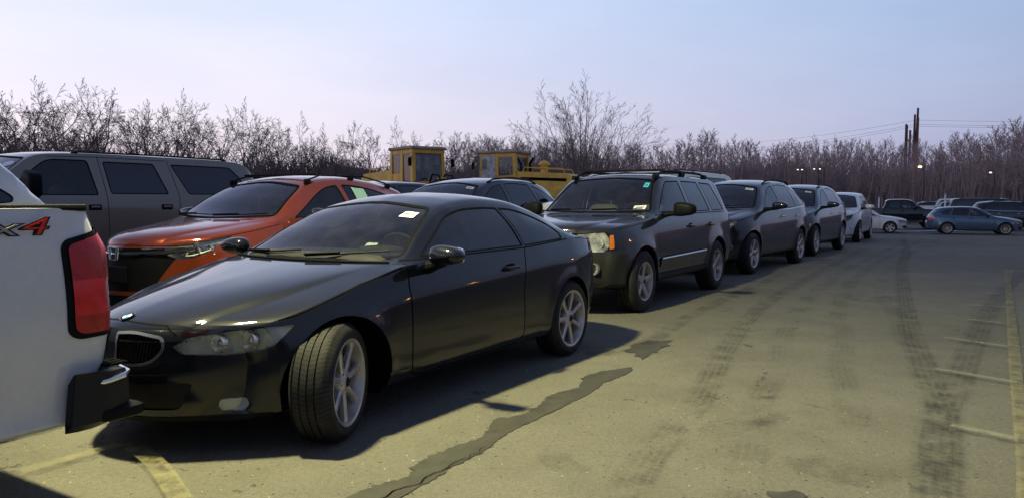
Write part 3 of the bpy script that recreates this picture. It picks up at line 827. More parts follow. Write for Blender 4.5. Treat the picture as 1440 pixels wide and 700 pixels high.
    for s in (-1, 1):
        m = MB(); x = c.front(s*.60, .555); m.lathe([(0, .02), (.04, .012), (.055, -.01), (.068, -.012), (.072, .03)], 20, 'x', (x, s*.60, .555)); f = m.build('fog_lamp', M['lampchrome'], c.root, True)
    # cladding strip along the doors, chrome insert
    st = c.cut([(1.45, .50), (3.18, .52), (3.18, .645), (1.45, .625)], 'side'); a = c.put('side_moulding', st, c.mat, .018, both=True)
    for s, par in zip((-1, 1), a):
        m = MB(); m.tube([(1.47, c.side(1.5, .61, s)+s*.02, .605), (3.16, c.side(3.1, .63, s)+s*.02, .625)], .012, 8); m.build('chrome_strip', M['chrome'], par, True)
    c.put('sill_cladding', c.cut([(1.36, .28), (3.29, .28), (3.29, .42), (1.36, .42)], 'side'), 'bumper_grey', .004, both=True)
    c.seam([(1.43, 1.12), (1.40, .8), (1.42, .40)]); c.seam([(2.72, 1.16), (2.72, .8), (2.70, .42)]); c.seam([(3.62, 1.16), (3.58, 1.0), (3.36, .84), (3.25, .62), (3.25, .42)])
    c.seam([(.42, 1.0), (.8, 1.04), (1.40, 1.10)]); c.seam([(1.45, 1.145), (4.22, 1.165)], w=.012)
    c.seam([(1.42, .425), (3.26, .425)])
    c.seam([(-.70, 1.05), (-.7, .62), (.7, .62), (.7, 1.05)], 'rear')
    c.lamp([(.18, .80), (.18, 1.14), (.40, 1.14), (.44, .80)], proj='rq', name='tail_light', housing='red', lens=None) if False else c.lamp([(.86, .80), (.88, 1.12), (1.12, 1.12), (1.14, .80)], proj='rq', name='tail_light', housing='red', lens=None)
    dr = c.door([[(1.435, 1.12), (1.405, .8), (1.425, .43), (2.70, .43), (2.72, .8), (2.72, 1.16)]]); dr2 = c.door([[(2.725, 1.16), (2.725, .8), (2.705, .43), (3.245, .43), (3.245, .62), (3.355, .84), (3.575, 1.0), (3.615, 1.16)]])
    c.liners(.34, .03, M['bumper_grey'])
    w = make_wheel(rw, .228, .245, 'five', 5, 'alloy_dull', False, 56); c.wheels(w, yo=.925)
    c.interior(1.4, 4.3, .78, w=.68, seats=((2.2, .4), (3.0, .4)), zseat=.8, top=1.38, dash=(1.62, 1.15), mat='seat_tan')
    c.mirror(1.72, 1.12, 1.22, (.09, .14, .085), arm=(.05, .07), mat=M['plastic'], e=(.6, .6))
    for x, d_ in ((2.58, dr), (3.42, dr2)): c.handle(x, .985, l=.085, h=.018, parents=d_)
    c.wiper([(-.02, 1.185), (-.35, 1.195), (-.66, 1.215)]); c.wiper([(.62, 1.185), (.3, 1.19), (.05, 1.21)])
    for s in (-1, 1):
        m = MB(); pts = []
        for x in np.linspace(1.98, 4.02, 9): pts.append((x, s*.60, c.top(x, s*.60)+(.06 if 2.0 < x < 4.0 else .03)))
        m.tube(pts, .018, 8)
        for x in (2.02, 3.0, 3.98): m.box((x, s*.60, c.top(x, s*.6)+.025), (.16, .05, .06), bev=.01)
        m.build('roof_rail', M['plastic'], c.root, True)
    for x in (2.35, 3.55):
        m = MB(); z = c.top(x, .6)+.075; m.box((x, 0, z), (.06, 1.2, .03), bev=.01); m.build('roof_crossbar', M['plastic'], c.root)
    return c
def crossover(name, mat, label, cat='suv', group=None, wheelst=('split', 6), rail=True, detail=True, tint='glass_dark', stickers=True, chromeline=True, lampst=1):
    L = 5.17; fa, ra = .98, 4.00; rw = .375
    sp = dict(L=L, zb=[(.4, .27), (.8, .24), (4.3, .27), (5.0, .42)],
      W=[(.40, .62), (.44, .70), (.52, .80), (.65, .88), (.9, .95), (1.3, .985), (2.5, .99), (4.1, .99), (4.6, .96), (4.85, .90), (4.95, .84)],
      zmid=[(.4, .55), (1, .66), (5, .75)], zsh=[(.4, .80), (1, .90), (2.6, .93), (4.9, .99)], dsh=.015,
      zbelt=[(.4, .88), (.46, .93), (.6, .975), (.9, 1.03), (1.4, 1.105), (1.6, 1.125), (3.4, 1.17), (4.3, 1.22), (4.7, 1.25), (4.88, 1.2), (4.95, 1.0)],
      dbelt=[(.4, .05), (.8, .09), (1.5, .085), (4.1, .075), (4.6, .09), (4.95, .07)],
      zre=[(.4, .89), (.46, .95), (.6, 1.0), (.9, 1.06), (1.35, 1.14), (1.42, 1.155), (1.9, 1.42), (2.2, 1.57), (2.45, 1.64), (2.9, 1.69), (3.6, 1.69), (4.1, 1.63), (4.4, 1.54), (4.65, 1.40), (4.8, 1.28), (4.9, 1.18), (4.95, 1.02)],
      yre=[(.4, .42), (.8, .6), (1.35, .74), (1.42, .80), (1.9, .745), (2.4, .685), (4.0, .68), (4.5, .70), (4.8, .74), (4.95, .6)],
      zt=[(0, .90), (.015, .95), (.06, .985), (.4, 1.07), (.9, 1.14), (1.22, 1.175), (1.27, 1.182), (1.8, 1.46), (2.1, 1.615), (2.25, 1.67), (2.6, 1.735), (3.1, 1.77), (3.8, 1.765), (4.4, 1.72), (4.68, 1.67), (4.78, 1.58), (5.0, 1.24), (5.06, 1.14), (5.17, .98)],
      bow=[(0, .40), (.2, .33), (.6, .22), (1.25, .17), (2.1, .13), (2.8, 0), (4.3, -.1), (4.75, -.15), (5.17, -.22)], nose=[(.25, .09), (.42, .0), (.7, .0), (1.0, .04)], tail=[(.42, -.02), (.55, .02), (.7, 0), (1.2, -.02)],
      rock=.05, tuck=.03, flare=[(fa, rw, .42, .018, .08), (ra, rw, .42, .02, .09)], bulge=.02)
    c = Car(name, sp, mat, label, cat, nst=80 if detail else 56, k=4 if detail else 3, group=group)
    c.arch([(fa, rw, .425), (ra, rw, .425)])
    tm = 'chrome' if chromeline else 'plastic'
    c.window([(1.72, 1.16), (2.15, 1.45), (2.45, 1.59), (2.72, 1.635), (2.82, 1.17)], [.03, .2, .1, .03, .03], .010, 'glass_tint')
    c.window([(2.92, 1.175), (2.82, 1.645), (3.20, 1.665), (3.72, 1.645), (3.90, 1.20)], .03, .010, tint)
    c.window([(4.02, 1.21), (3.84, 1.635), (4.15, 1.56), (4.40, 1.46), (4.62, 1.31), (4.60, 1.26)], [.03, .03, .1, .1, .06, .03], .010, tint)
    c.put('belt_moulding', c.cut([(1.72, 1.135), (3.4, 1.155), (3.4, 1.172), (1.72, 1.152)], 'side')+c.cut([(3.4, 1.155), (4.45, 1.215), (4.45, 1.232), (3.4, 1.172)], 'side'), tm, .004, both=True)
    c.window([(-.80, 1.20), (-.73, 1.42), (-.64, 1.60), (0, 1.69), (.64, 1.60), (.73, 1.42), (.80, 1.20), (0, 1.175)], [.04, .2, .06, .6, .06, .2, .04, .6], .02, 'glass', proj='front', xr=(1.1, 2.6), name='windshield')
    if stickers: sticker(c, [(-.60, 1.53), (-.44, 1.55), (-.44, 1.585), (-.59, 1.565)])
    c.window([(-.66, 1.26), (-.58, 1.58), (.58, 1.58), (.66, 1.26)], .06, .02, 'glass_dark', proj='rear', xr=(4.4, 5.3), name='rear_window')
    c.lamp([(.66, .86), (.66, .78), (.80, .74), (1.05, .755), (1.16, .80), (1.34, .93), (1.36, .97), (1.15, .945), (.85, .905)], bowls=[(.56, .81, .05), (.66, .835, .045)] if detail else [(.58, .82, .05)], depth=.06, r=.015, housing='lampcloud' if lampst else 'lampgrey', lens='haze_lens' if lampst else 'lens')
    gr = c.cut(rnd([(-.52, .86), (-.46, .60), (.46, .60), (.52, .86)], .04), 'front'); g = c.put('grille', gr, 'gap', -.02)
    if g:
        for z in (.67, .74, .80):
            m = MB(); m.tube([(c.front(y, z)+.005, y, z) for y in np.linspace(-.46, .46, 9)], .008 if z != .74 else .022, 6); m.build('grille_bar', M['chrome' if z == .74 else 'plastic'], g, True)
    c.put('lower_intake', c.cut(rnd([(-.6, .48), (-.5, .34), (.5, .34), (.6, .48)], .03), 'front'), 'plastic', -.01)
    for s in (-1, 1):
        x = c.front(s*.70, .50); m = MB(); m.lathe([(0, .01), (.04, .006), (.055, -.01), (.068, -.008), (.07, .02)], 16, 'x', (x, s*.70, .50)); m.build('fog_lamp', M['lampchrome'], c.root, True)
    c.seam([(1.52, 1.12), (1.47, .85), (1.50, .33)], w=.008); c.seam([(2.87, 1.16), (2.88, .8), (2.86, .33)], w=.008); c.seam([(3.96, 1.19), (3.90, 1.0), (3.70, .84), (3.58, .62), (3.54, .36)], w=.008)
    c.seam([(.52, .95), (.9, 1.02), (1.49, 1.10)], w=.008); c.seam([(1.5, .35), (3.54, .35)], w=.008); c.seam([(-.76, 1.12), (-.74, .68), (.74, .68), (.76, 1.12)], 'rear', w=.008)
    c.put('sill_cladding', c.cut([(1.42, .24), (3.56, .24), (3.56, .33), (1.42, .33)], 'side'), 'plastic', .003, both=True)
    c.lamp([(.90, .90), (.93, 1.18), (1.25, 1.20), (1.40, 1.02), (1.2, .90)], proj='rq', name='tail_light', housing='red', lens=None, r=.03)
    c.put('number_plate', c.cut([(-.26, .80), (.26, .80), (.26, .93), (-.26, .93)], 'rear'), 'paper', .004)
    dr = c.door([[(1.53, 1.12), (1.478, .85), (1.505, .355), (2.855, .355), (2.875, .8), (2.865, 1.155)]]); dr2 = c.door([[(2.875, 1.155), (2.885, .8), (2.865, .355), (3.535, .355), (3.575, .62), (3.695, .84), (3.895, 1.0), (3.955, 1.185)]])
    c.liners(.34, .025)
    w = make_wheel(rw, .25, .235, wheelst[0], wheelst[1], 'alloy', False, 44); c.wheels(w, yo=.985)
    c.interior(1.5, 4.6, .80, w=.72, seats=((2.3, .4), (3.25, .4)), zseat=.82, top=1.40, dash=(1.75, 1.13), wheel=detail)
    c.mirror(1.85, 1.17, 1.24, (.09, .14, .075), arm=(.05, .08), e=(.65, .65))
    for x, d_ in ((2.72, dr), (3.72, dr2)): c.handle(x, 1.02, mat=M['chrome'] if chromeline else None, l=.085, h=.015, parents=d_)
    c.wiper([(-.02, 1.20), (-.35, 1.215), (-.70, 1.235)])
    if rail:
        for s in (-1, 1):
            m = MB(); m.tube([(x, s*.64, c.top(x, s*.64)+h) for x, h in ((2.4, .005), (2.6, .04), (3.2, .055), (3.9, .045), (4.15, .005))], .017, 8); m.build('roof_rail', M['plastic'], c.root, True)
    return c
def small_suv():
    """orange red compact crossover"""
    L = 4.30; fa, ra = .86, 3.47; rw = .33
    sp = dict(L=L, zb=[(.4, .24), (.8, .21), (3.5, .22), (4.1, .36)],
      W=[(.40, .58), (.44, .65), (.52, .73), (.62, .785), (.8, .84), (1.1, .875), (2.2, .88), (3.5, .885), (3.9, .85), (4.02, .79), (4.08, .7)],
      zmid=[(.4, .5), (1, .58), (4, .66)], zsh=[(.4, .74), (1, .84), (2.4, .90), (3.8, 1.0), (4.08, 1.0)], dsh=.02,
      zbelt=[(.4, .84), (.46, .89), (.6, .94), (.9, .985), (1.3, 1.045), (1.45, 1.06), (2.6, 1.11), (3.5, 1.19), (3.85, 1.2), (4.0, 1.15), (4.08, .98)],
      dbelt=[(.4, .05), (.7, .085), (1.5, .08), (3.5, .08), (4.08, .08)],
      zre=[(.4, .85), (.46, .91), (.6, .965), (.9, 1.02), (1.22, 1.07), (1.3, 1.085), (1.7, 1.30), (2.0, 1.44), (2.2, 1.50), (2.6, 1.53), (3.1, 1.48), (3.5, 1.38), (3.8, 1.26), (3.95, 1.19), (4.08, 1.0)],
      yre=[(.4, .38), (.8, .53), (1.22, .66), (1.3, .73), (1.7, .67), (2.2, .60), (3.3, .61), (3.7, .66), (4.08, .55)],
      zt=[(0, .84), (.012, .90), (.05, .935), (.3, 1.0), (.8, 1.06), (1.08, 1.095), (1.12, 1.102), (1.6, 1.35), (1.85, 1.475), (2.0, 1.53), (2.3, 1.585), (2.7, 1.60), (3.3, 1.575), (3.8, 1.52), (3.92, 1.47), (4.12, 1.2), (4.18, 1.1), (4.30, .95)],
      bow=[(0, .40), (.2, .33), (.6, .2), (1.1, .17), (1.9, .12), (2.5, 0), (3.6, -.1), (4.3, -.22)], nose=[(.25, .07), (.42, 0), (.65, 0), (.9, .05)], tail=[(.4, -.03), (.55, 0), (1.2, -.02)],
      rock=.04, tuck=.03, flare=[(fa, rw, .385, .02, .07), (ra, rw, .385, .022, .08)], bulge=.02)
    c = Car('orange_crossover', sp, 'orange_paint', 'shiny orange red compact crossover with black roof rails, beside the grey van', 'car', nst=100, k=5)
    c.arch([(fa, rw, .385), (ra, rw, .385)])
    c.window([(1.55, 1.10), (1.95, 1.33), (2.2, 1.445), (2.42, 1.475), (2.50, 1.125)], [.03, .2, .1, .03, .02], .010, 'glass_tint')
    c.window([(2.58, 1.13), (2.50, 1.48), (2.75, 1.475), (3.1, 1.43), (3.42, 1.345), (3.46, 1.24), (3.40, 1.19)], [.02, .03, .1, .1, .05, .05, .03], .010, 'glass_tint')
    rq_ = c.glasspolys
    sticky = clip([p for p in rq_ if p[0][1] < 0], [(2.68, 1.30), (2.90, 1.30), (2.90, 1.43), (2.66, 1.45)], lambda p: (p[0], p[2]), lambda p: True)[0]
    c.window([(-.72, 1.12), (-.65, 1.30), (-.565, 1.46), (0, 1.53), (.565, 1.46), (.65, 1.30), (.72, 1.12), (0, 1.09)], [.04, .2, .06, .6, .06, .2, .04, .6], .02, 'glass', proj='front', xr=(.95, 2.4), name='windshield')
    c.put('window_paper', sticky, 'mint', .004)
    c.window([(-.56, 1.2), (-.5, 1.46), (.5, 1.46), (.56, 1.2)], .06, .02, 'glass_dark', proj='rear', xr=(3.6, 4.4), name='rear_window')
    rg = random.Random(4)
    for k in range(10):   # hand writing in green marker slanting up the glass
        y = -.60+.022*k; z = 1.235+.0*k+.0085*(10-k) if False else 1.30-.0125*k
        q = [(y, z), (y+.009, z+.002), (y+.016, z+.03+.02*rg.random()), (y+.009, z+.034)]
        c.put('marker_writing', clip(c.glasspolys, q, lambda p: (p[1], p[2]), lambda p: True)[0], 'green_pen', .003)
    # grille band, lamps
    c.lamp([(.63, .84), (.66, .78), (.80, .735), (.98, .745), (1.18, .80), (1.40, .90), (1.50, .955), (1.40, .945), (1.05, .895), (.80, .865)], bowls=[(.52, .80, .04), (.61, .81, .04), (.69, .83, .032)], depth=.035, r=.012, housing='lampmid')
    for q in (-1, 1):
        m = MB(); m.tube([(c.front(q*y, z)-.001, q*y, z) for y, z in ((.54, .765), (.60, .772), (.66, .795), (.71, .825))], .006, 6); m.build('running_light', M['lampsilver'], c.root, True)
    g = c.put('grille', c.cut([(-.54, .845), (-.50, .72), (-.38, .52), (-.34, .44), (.34, .44), (.38, .52), (.50, .72), (.54, .845)], 'front'), 'plastic', -.012)
    m = MB(); m.tube([(c.front(y, z)-.004, y, z) for y, z in [(-.62, .835), (-.42, .80), (-.2, .79), (0, .785), (.2, .79), (.42, .80), (.62, .835)]], .022, 8); m.build('grille_bar', M['piano'], g, True)
    m = MB(); m.tube([(c.front(y, .86)-.0, y, z) for y, z in [(-.60, .855), (-.3, .838), (0, .833), (.3, .838), (.60, .855)]], .010, 6); m.build('grille_bar', M['chrome'], g, True)
    m = MB(); m.box((c.front(0, .60)-.0, 0, .60), (.03, .34, .16), bev=.01); m.build('plate_holder', M['plastic'], g)
    for r_ in range(0):
        for k in range(9):
            y = -.36+.09*k+(.045 if r_ % 2 else 0); z = .50+.055*r_; m = MB(); m.superell((c.front(y, z)+.008, y, z), (.004, .007, .006), 1, 1, 8, 6); m.build('grille_stud', M['plastic'], g, True)
    # H badge
    x = c.front(0, .80)-.035
    m = MB(); fr = rnd([(-.075, .85), (-.055, .735), (.055, .735), (.075, .85)], .02); n = len(fr)
    m.tube([(x, p[0], p[1]) for p in fr+[fr[0]]], .006, 6, False); bd = m.build('front_badge', M['chrome'], c.root, True)
    m = MB(); m.tube([(x, -.045, .84), (x, -.030, .75)], .009, 6); m.tube([(x, .045, .84), (x, .030, .75)], .009, 6); m.tube([(x, -.036, .79), (x, .036, .79)], .008, 6); m.build('badge_letter', M['chrome'], bd, True)
    c.put('lower_intake', c.cut([(-.5, .40), (-.4, .28), (.4, .28), (.5, .40)], 'front'), 'plastic', -.01)
    c.put('cladding', c.cut([(.3, .20), (3.0, .20), (3.0, .34), (.3, .34)], 'side'), 'plastic', .003, both=True)
    c.seam([(1.38, 1.06), (1.32, .8), (1.36, .34)]); c.seam([(2.54, 1.12), (2.55, .8), (2.52, .34)]); c.seam([(.52, .925), (.9, .975), (1.34, 1.045)]); c.seam([(1.36, .345), (3.0, .345)]); c.seam([(3.42, 1.17), (3.3, .9), (3.08, .7), (3.02, .36)])
    c.seam([(-.5, .862), (0, .872), (.5, .862)], 'front')
    dr = c.door([[(1.385, 1.06), (1.33, .8), (1.37, .35), (2.515, .35), (2.545, .8), (2.535, 1.115)]]); c.door([[(2.545, 1.115), (2.555, .8), (2.525, .35), (3.015, .36), (3.075, .7), (3.295, .9), (3.415, 1.165)]])
    c.lamp([(.84, .92), (.86, 1.12), (1.2, 1.14), (1.25, 1.0)], proj='rq', name='tail_light', housing='red', lens=None)
    c.liners(.3, .022, M['plastic'])
    w = make_wheel(rw, .225, .215, 'split', 5, 'alloy', False, 40); c.wheels(w, yo=.88)
    c.interior(1.4, 3.8, .72, w=.66, seats=((2.1, .4), (2.9, .4)), zseat=.74, top=1.26, dash=(1.62, 1.07), mat='seat')
    c.mirror(1.72, 1.03, 1.14, (.09, .135, .07), arm=(.05, .07), e=(.7, .7), mat=M['piano'])
    c.handle(2.42, .93, l=.08, parents=dr)
    c.wiper([(-.02, 1.11), (-.35, 1.12), (-.64, 1.135)]); c.wiper([(.58, 1.12), (.3, 1.125), (.05, 1.12)])
    for s in (-1, 1):
        m = MB(); m.tube([(x, s*.58, c.top(x, s*.58)+h) for x, h in ((1.95, .01), (2.02, .05), (2.2, .065), (3.0, .07), (3.45, .06), (3.55, .01))], .010, 8)
        for x in (1.99, 2.75, 3.5): m.superell((x, s*.58, c.top(x, s*.58)+.028), (.055, .014, .034), .5, .5, 12, 8)
        m.build('roof_rail', M['plastic'], c.root, True)
    for x in (2.15,):
        m = MB(); m.box((x, 0, c.top(x, .58)+.085), (.05, 1.1, .02), bev=.008); m.build('roof_crossbar', M['plastic'], c.root)
    return c
def big_van(name, mat, label, cat='suv', detail=True, group=None):
    L = 5.76; fa, ra = .95, 4.43; rw = .40
    sp = dict(L=L, zb=[(.2, .45), (5.6, .5)],
      W=[(.20, .86), (.24, .92), (.4, .97), (1, 1.0), (5.3, 1.0), (5.55, .985), (5.66, .95)],
      zmid=.85, zsh=[(.2, 1.10), (1.6, 1.18), (5.6, 1.18)], dsh=.006,
      zbelt=[(.2, 1.18), (.26, 1.24), (1.5, 1.33), (1.7, 1.34), (5.5, 1.34), (5.62, 1.32), (5.66, 1.2)], dbelt=[(.2, .05), (1, .05), (1.7, .03), (5.66, .03)],
      zre=[(.2, 1.19), (.26, 1.26), (1.5, 1.37), (1.58, 1.39), (2.0, 1.70), (2.2, 1.84), (2.34, 1.88), (2.8, 1.90), (5.2, 1.89), (5.38, 1.84), (5.48, 1.74), (5.62, 1.36), (5.66, 1.22)],
      yre=[(.2, .6), (1.5, .80), (1.58, .90), (2.3, .83), (5.2, .83), (5.5, .84), (5.66, .8)],
      zt=[(0, 1.18), (.02, 1.24), (.08, 1.28), (1.4, 1.40), (1.46, 1.41), (1.9, 1.72), (2.1, 1.86), (2.22, 1.91), (2.6, 1.955), (3.5, 1.97), (5.1, 1.955), (5.42, 1.91), (5.52, 1.83), (5.68, 1.38), (5.76, 1.22)],
      bow=[(0, .20), (.4, .08), (1.4, .12), (2.2, .08), (2.9, 0), (5.3, -.04), (5.76, -.10)], rock=.03, tuck=.02, flare=[(fa, rw, .46, .02, .08), (ra, rw, .46, .02, .08)], bulge=.004, sharp=[2, 5, 6, 8])
    c = Car(name, sp, mat, label, cat, nst=70, k=3, group=group)
    c.arch([(fa, rw, .46), (ra, rw, .46)])
    c.window([(1.78, 1.36), (2.12, 1.66), (2.30, 1.80), (2.42, 1.83), (2.86, 1.83), (2.95, 1.36)], [.03, .1, .08, .05, .05, .03], .014, 'glass_tint')
    c.window([(3.12, 1.38), (3.06, 1.82), (3.80, 1.82), (3.98, 1.38)], .04, .014, 'glass_dark')
    c.window([(4.30, 1.38), (4.06, 1.82), (5.08, 1.81), (5.24, 1.66), (5.38, 1.38)], .04, .014, 'glass_dark')
    c.window([(-.88, 1.42), (-.76, 1.84), (0, 1.89), (.76, 1.84), (.88, 1.42), (0, 1.40)], .05, .02, 'glass', proj='front', xr=(1.2, 2.6), name='windshield')
    e = [(-.62+.11*math.cos(t), 1.755+.035*math.sin(t)) for t in np.linspace(0, 2*math.pi, 20)[:-1]]
    if detail: c.put('windshield_sticker', clip(c.glasspolys, e, lambda p: (p[1], p[2]), lambda p: True)[0], 'paper', .002)
    c.window([(-.8, 1.40), (-.72, 1.82), (.72, 1.82), (.8, 1.40)], .05, .02, 'glass_dark', proj='rear', xr=(5, 6), name='rear_window')
    c.lamp([(.75, 1.10), (.75, .92), (1.06, .92), (1.12, 1.10)], bowls=[(.78, 1.01, .06)], depth=.05); g = c.put('grille', c.cut(rnd([(-.62, 1.13), (-.62, .86), (.62, .86), (.62, 1.13)], .04), 'front'), 'gap', -.02)
    if g:
        m = MB(); m.tube([(c.front(y, 1.0), y, 1.0) for y in np.linspace(-.6, .6, 7)], .03, 6); m.build('grille_bar', M['chrome'], g)
    c.put('front_bumper', c.cut([(0, .45), (1.2, .45), (1.2, .76), (0, .76)], 'fq'), 'chrome', .02); c.lamp([(.86, .98), (.86, 1.34), (1.06, 1.34), (1.06, .98)], proj='rq', name='tail_light', housing='red', lens=None)
    c.seam([(1.66, 1.34), (1.58, 1.0), (1.60, .55)], w=.009); c.seam([(3.0, 1.88), (3.06, 1.34), (3.06, .55)], w=.009); c.seam([(4.02, 1.86), (4.14, 1.36), (4.12, 1.0), (3.95, .75), (3.9, .55)], w=.009); c.seam([(1.6, .56), (3.9, .56)], w=.008); c.seam([(2.36, 1.86), (3.0, 1.875), (4.0, 1.865)], w=.008)
    dr = c.door([[(1.67, 1.34), (1.59, 1.0), (1.61, .565), (3.05, .565), (3.055, 1.34)]]); dr2 = c.door([[(3.065, 1.34), (3.065, .565), (3.89, .565), (3.94, .75), (4.11, 1.0), (4.13, 1.36)]])
    c.liners(.36, .03); w = make_wheel(rw, .22, .26, 'five', 5, 'alloy_dull', False, 36); c.wheels(w, yo=.99)
    c.interior(1.7, 5.3, 1.0, w=.78, seats=((2.5, .4), (3.5, .4), (4.4, .4)), zseat=1.02, top=1.62, dash=(1.9, 1.33), mat='seat_tan')
    for i, s in enumerate((-1, 1)):
        for x, d_ in ((2.88, dr), (3.92, dr2)):
            y = c.side(x, 1.20, s); m = MB(); m.box((x, y+s*.004, 1.20), (.17, .014, .075), bev=.006); o = m.build('door_handle', M['plastic'], d_[i] if i < len(d_) else c.root); m = MB(); m.box((x, y+s*.018, 1.205), (.12, .02, .03), bev=.008); m.build('handle_grip', c.mat, o)
    c.mirror(2.02, 1.20, 1.48, (.10, .14, .17), arm=(.0, .10), e=(.45, .5), mat=M['plastic'])
    for s in (-1, 1):
        m = MB(); m.tube([(x, s*.76, c.top(x, s*.76)+h) for x, h in ((2.7, .0), (2.8, .015), (3.9, .02), (5.0, .015), (5.1, .0))], .012, 6); m.build('roof_rail', M['plastic'], c.root, True)
    return c
def pickup():
    """white pickup, tail to the right: x runs from the nose to the tail as in the other cars"""
    L = 5.84; fa, ra = .98, 4.62; rw = .40
    sp = dict(L=L, zb=[(.3, .40), (5.6, .385), (5.8, .40)],
      W=[(.25, .80), (.3, .88), (.5, .95), (1, .99), (3.9, .99), (5.5, 1.0), (5.66, .992), (5.74, .975), (5.77, .95)],
      zmid=[(.3, .85), (5, .84), (5.8, .84)], zsh=[(.3, 1.05), (5.8, 1.12)], dsh=[(.2, .01), (5, .012), (5.8, .02)],
      zbelt=[(.25, 1.10), (.3, 1.16), (1.4, 1.26), (3.6, 1.27), (3.68, 1.28), (5.6, 1.285), (5.7, 1.285), (5.75, 1.27), (5.77, 1.2)], dbelt=[(.25, .05), (1.4, .05), (3.6, .04), (3.9, .035), (5.8, .05)],
      zre=[(.25, 1.11), (.3, 1.18), (1.4, 1.30), (1.48, 1.32), (2.0, 1.68), (2.2, 1.78), (2.5, 1.82), (3.3, 1.80), (3.45, 1.74), (3.62, 1.34), (3.68, 1.292), (5.7, 1.295), (5.75, 1.28), (5.77, 1.22)],
      yre=[(.25, .6), (1.4, .78), (1.48, .86), (2.2, .74), (3.4, .74), (3.62, .84), (3.68, .93), (5.7, .93), (5.77, .9)],
      zt=[(0, 1.12), (.03, 1.2), (1.3, 1.34), (1.35, 1.35), (1.85, 1.70), (2.1, 1.84), (2.5, 1.89), (3.3, 1.87), (3.5, 1.78), (3.66, 1.36), (3.70, 1.298), (5.75, 1.298), (5.8, 1.285), (5.84, 1.2)],
      bow=[(0, .25), (.4, .1), (1.35, .12), (2.2, .06), (2.9, 0), (5.5, -.0), (5.84, -.07)], tail=[(.5, -.06), (.62, -.03), (.8, .0), (1.10, .0), (1.2, -.035), (1.32, -.07)], rock=.02, tuck=.03, sharp=[2, 6, 8],
      flare=[(fa, rw, .48, .02, .1), (ra, rw, .48, .02, .1)], bulge=.01)
    c = Car('pickup_truck', sp, 'white_paint', 'white pickup truck at the left edge with 4x4 lettering and red tail light', 'pickup truck', nst=110, k=5)
    c.arch([(fa, rw, .48), (ra, rw, .48)])
    c.window([(1.66, 1.30), (2.06, 1.64), (2.28, 1.75), (2.56, 1.765), (2.62, 1.30)], .04, .014, 'glass_tint'); c.window([(2.74, 1.30), (2.70, 1.76), (3.22, 1.75), (3.46, 1.34)], .05, .014, 'glass_dark')
    c.window([(-.82, 1.36), (-.7, 1.76), (0, 1.80), (.7, 1.76), (.82, 1.36), (0, 1.35)], .05, .02, 'glass', proj='front', xr=(1.2, 2.6), name='windshield')
    c.window([(-.66, 1.40), (-.6, 1.72), (.6, 1.72), (.66, 1.40)], .05, .02, 'glass_dark', proj='rear', xr=(3.2, 4), name='rear_window')
    # tail lamp wrapping the corner: black surround, red lens, darker inner bar
    big = c.cut(rnd([(.845, .775), (.83, 1.20), (.93, 1.225), (1.24, 1.165), (1.255, .805), (1.21, .775)], [.02, .03, .03, .05, .05, .03]), 'rq')
    for q in c.split(big):
        s = -1 if q[0][0][1] < 0 else 1; pr = lambda p: (abs(p[1])+L-p[0], p[2]); al = lambda p: True
        sub, rim = clip(q, rnd([(.80, .795), (.80, 1.19), (.93, 1.21), (1.215, 1.147), (1.228, .82), (1.19, .795)], .03), pr, al)
        tl = c.put('tail_light', rim, 'plastic', .006)
        for nm, pts, mt_, of in (('lens', [(.82, .775), (1.24, .775), (1.24, .87), (.82, .87)], 'red_dim', .012), ('reverse_lens', [(.82, .88), (1.15, .88), (1.15, 1.0), (.82, 1.0)], 'red', .010), ('side_lens', [(.82, 1.01), (1.24, 1.01), (1.24, 1.22), (.82, 1.22)], 'red_dim', .012)):
            i, sub = clip(sub, pts, pr, al)
            c.put(nm, i, mt_, of, tl)
        i, sub = clip(sub, [(.86, 1.02), (1.08, 1.02), (1.08, 1.07), (.86, 1.07)], pr, al); c.put('inner_bar', sub, 'red', .012, tl)
        c.put('inner_bar', i, 'darkred', .010, tl)
    # bed rail cap and cover
    m = MB(); m.box((4.72, 0, 1.300), (2.02, 1.80, .012), bev=.005); m.build('bed_cover', M['plastic'], c.root)
    for s in (-1, 1):
        m = MB(); m.tube([(3.74, s*.935, 1.298), (5.70, s*.935, 1.294)], .014, 8); m.build('bed_rail', M['plastic'], c.root, True)
    c.put('front_bumper', c.cut([(0, .40), (1.2, .40), (1.2, .72), (0, .72)], 'fq'), 'chrome', .02); g = c.put('grille', c.cut([(-.6, 1.12), (-.6, .78), (.6, .78), (.6, 1.12)], 'front'), 'plastic', -.02)
    c.lamp([(.70, 1.10), (.70, .88), (1.08, .88), (1.15, 1.10)], bowls=[(.74, 1.0, .06)], depth=.05)
    c.seam([(3.66, 1.28), (3.66, .50)], w=.03); c.seam([(1.58, 1.27), (1.52, .9), (1.55, .50)], w=.008); c.seam([(2.67, 1.28), (2.68, .50)], w=.008); c.seam([(3.62, 1.26), (3.60, .55)], w=.008)
    c.seam([(-.9, 1.25), (-.9, .58), (.9, .58), (.9, 1.25)], 'rear', w=.008)
    dr = c.door([[(1.585, 1.27), (1.53, .9), (1.56, .5), (2.67, .5), (2.665, 1.28)]]); dr2 = c.door([[(2.675, 1.28), (2.685, .5), (3.595, .5), (3.61, 1.26)]])
    for x, d_ in ((2.52, dr), (3.5, dr2)): c.handle(x, 1.12, l=.09, parents=d_)
    c.liners(.36, .03); w = make_wheel(rw, .24, .27, 'five', 6, 'alloy', False, 40); c.wheels(w, yo=.985)
    c.interior(1.6, 3.5, .95, w=.76, seats=((2.3, .4), (3.1, .4)), zseat=.98, top=1.55, dash=(1.8, 1.27)); c.mirror(1.85, 1.20, 1.40, (.09, .14, .12), arm=(.05, .1))
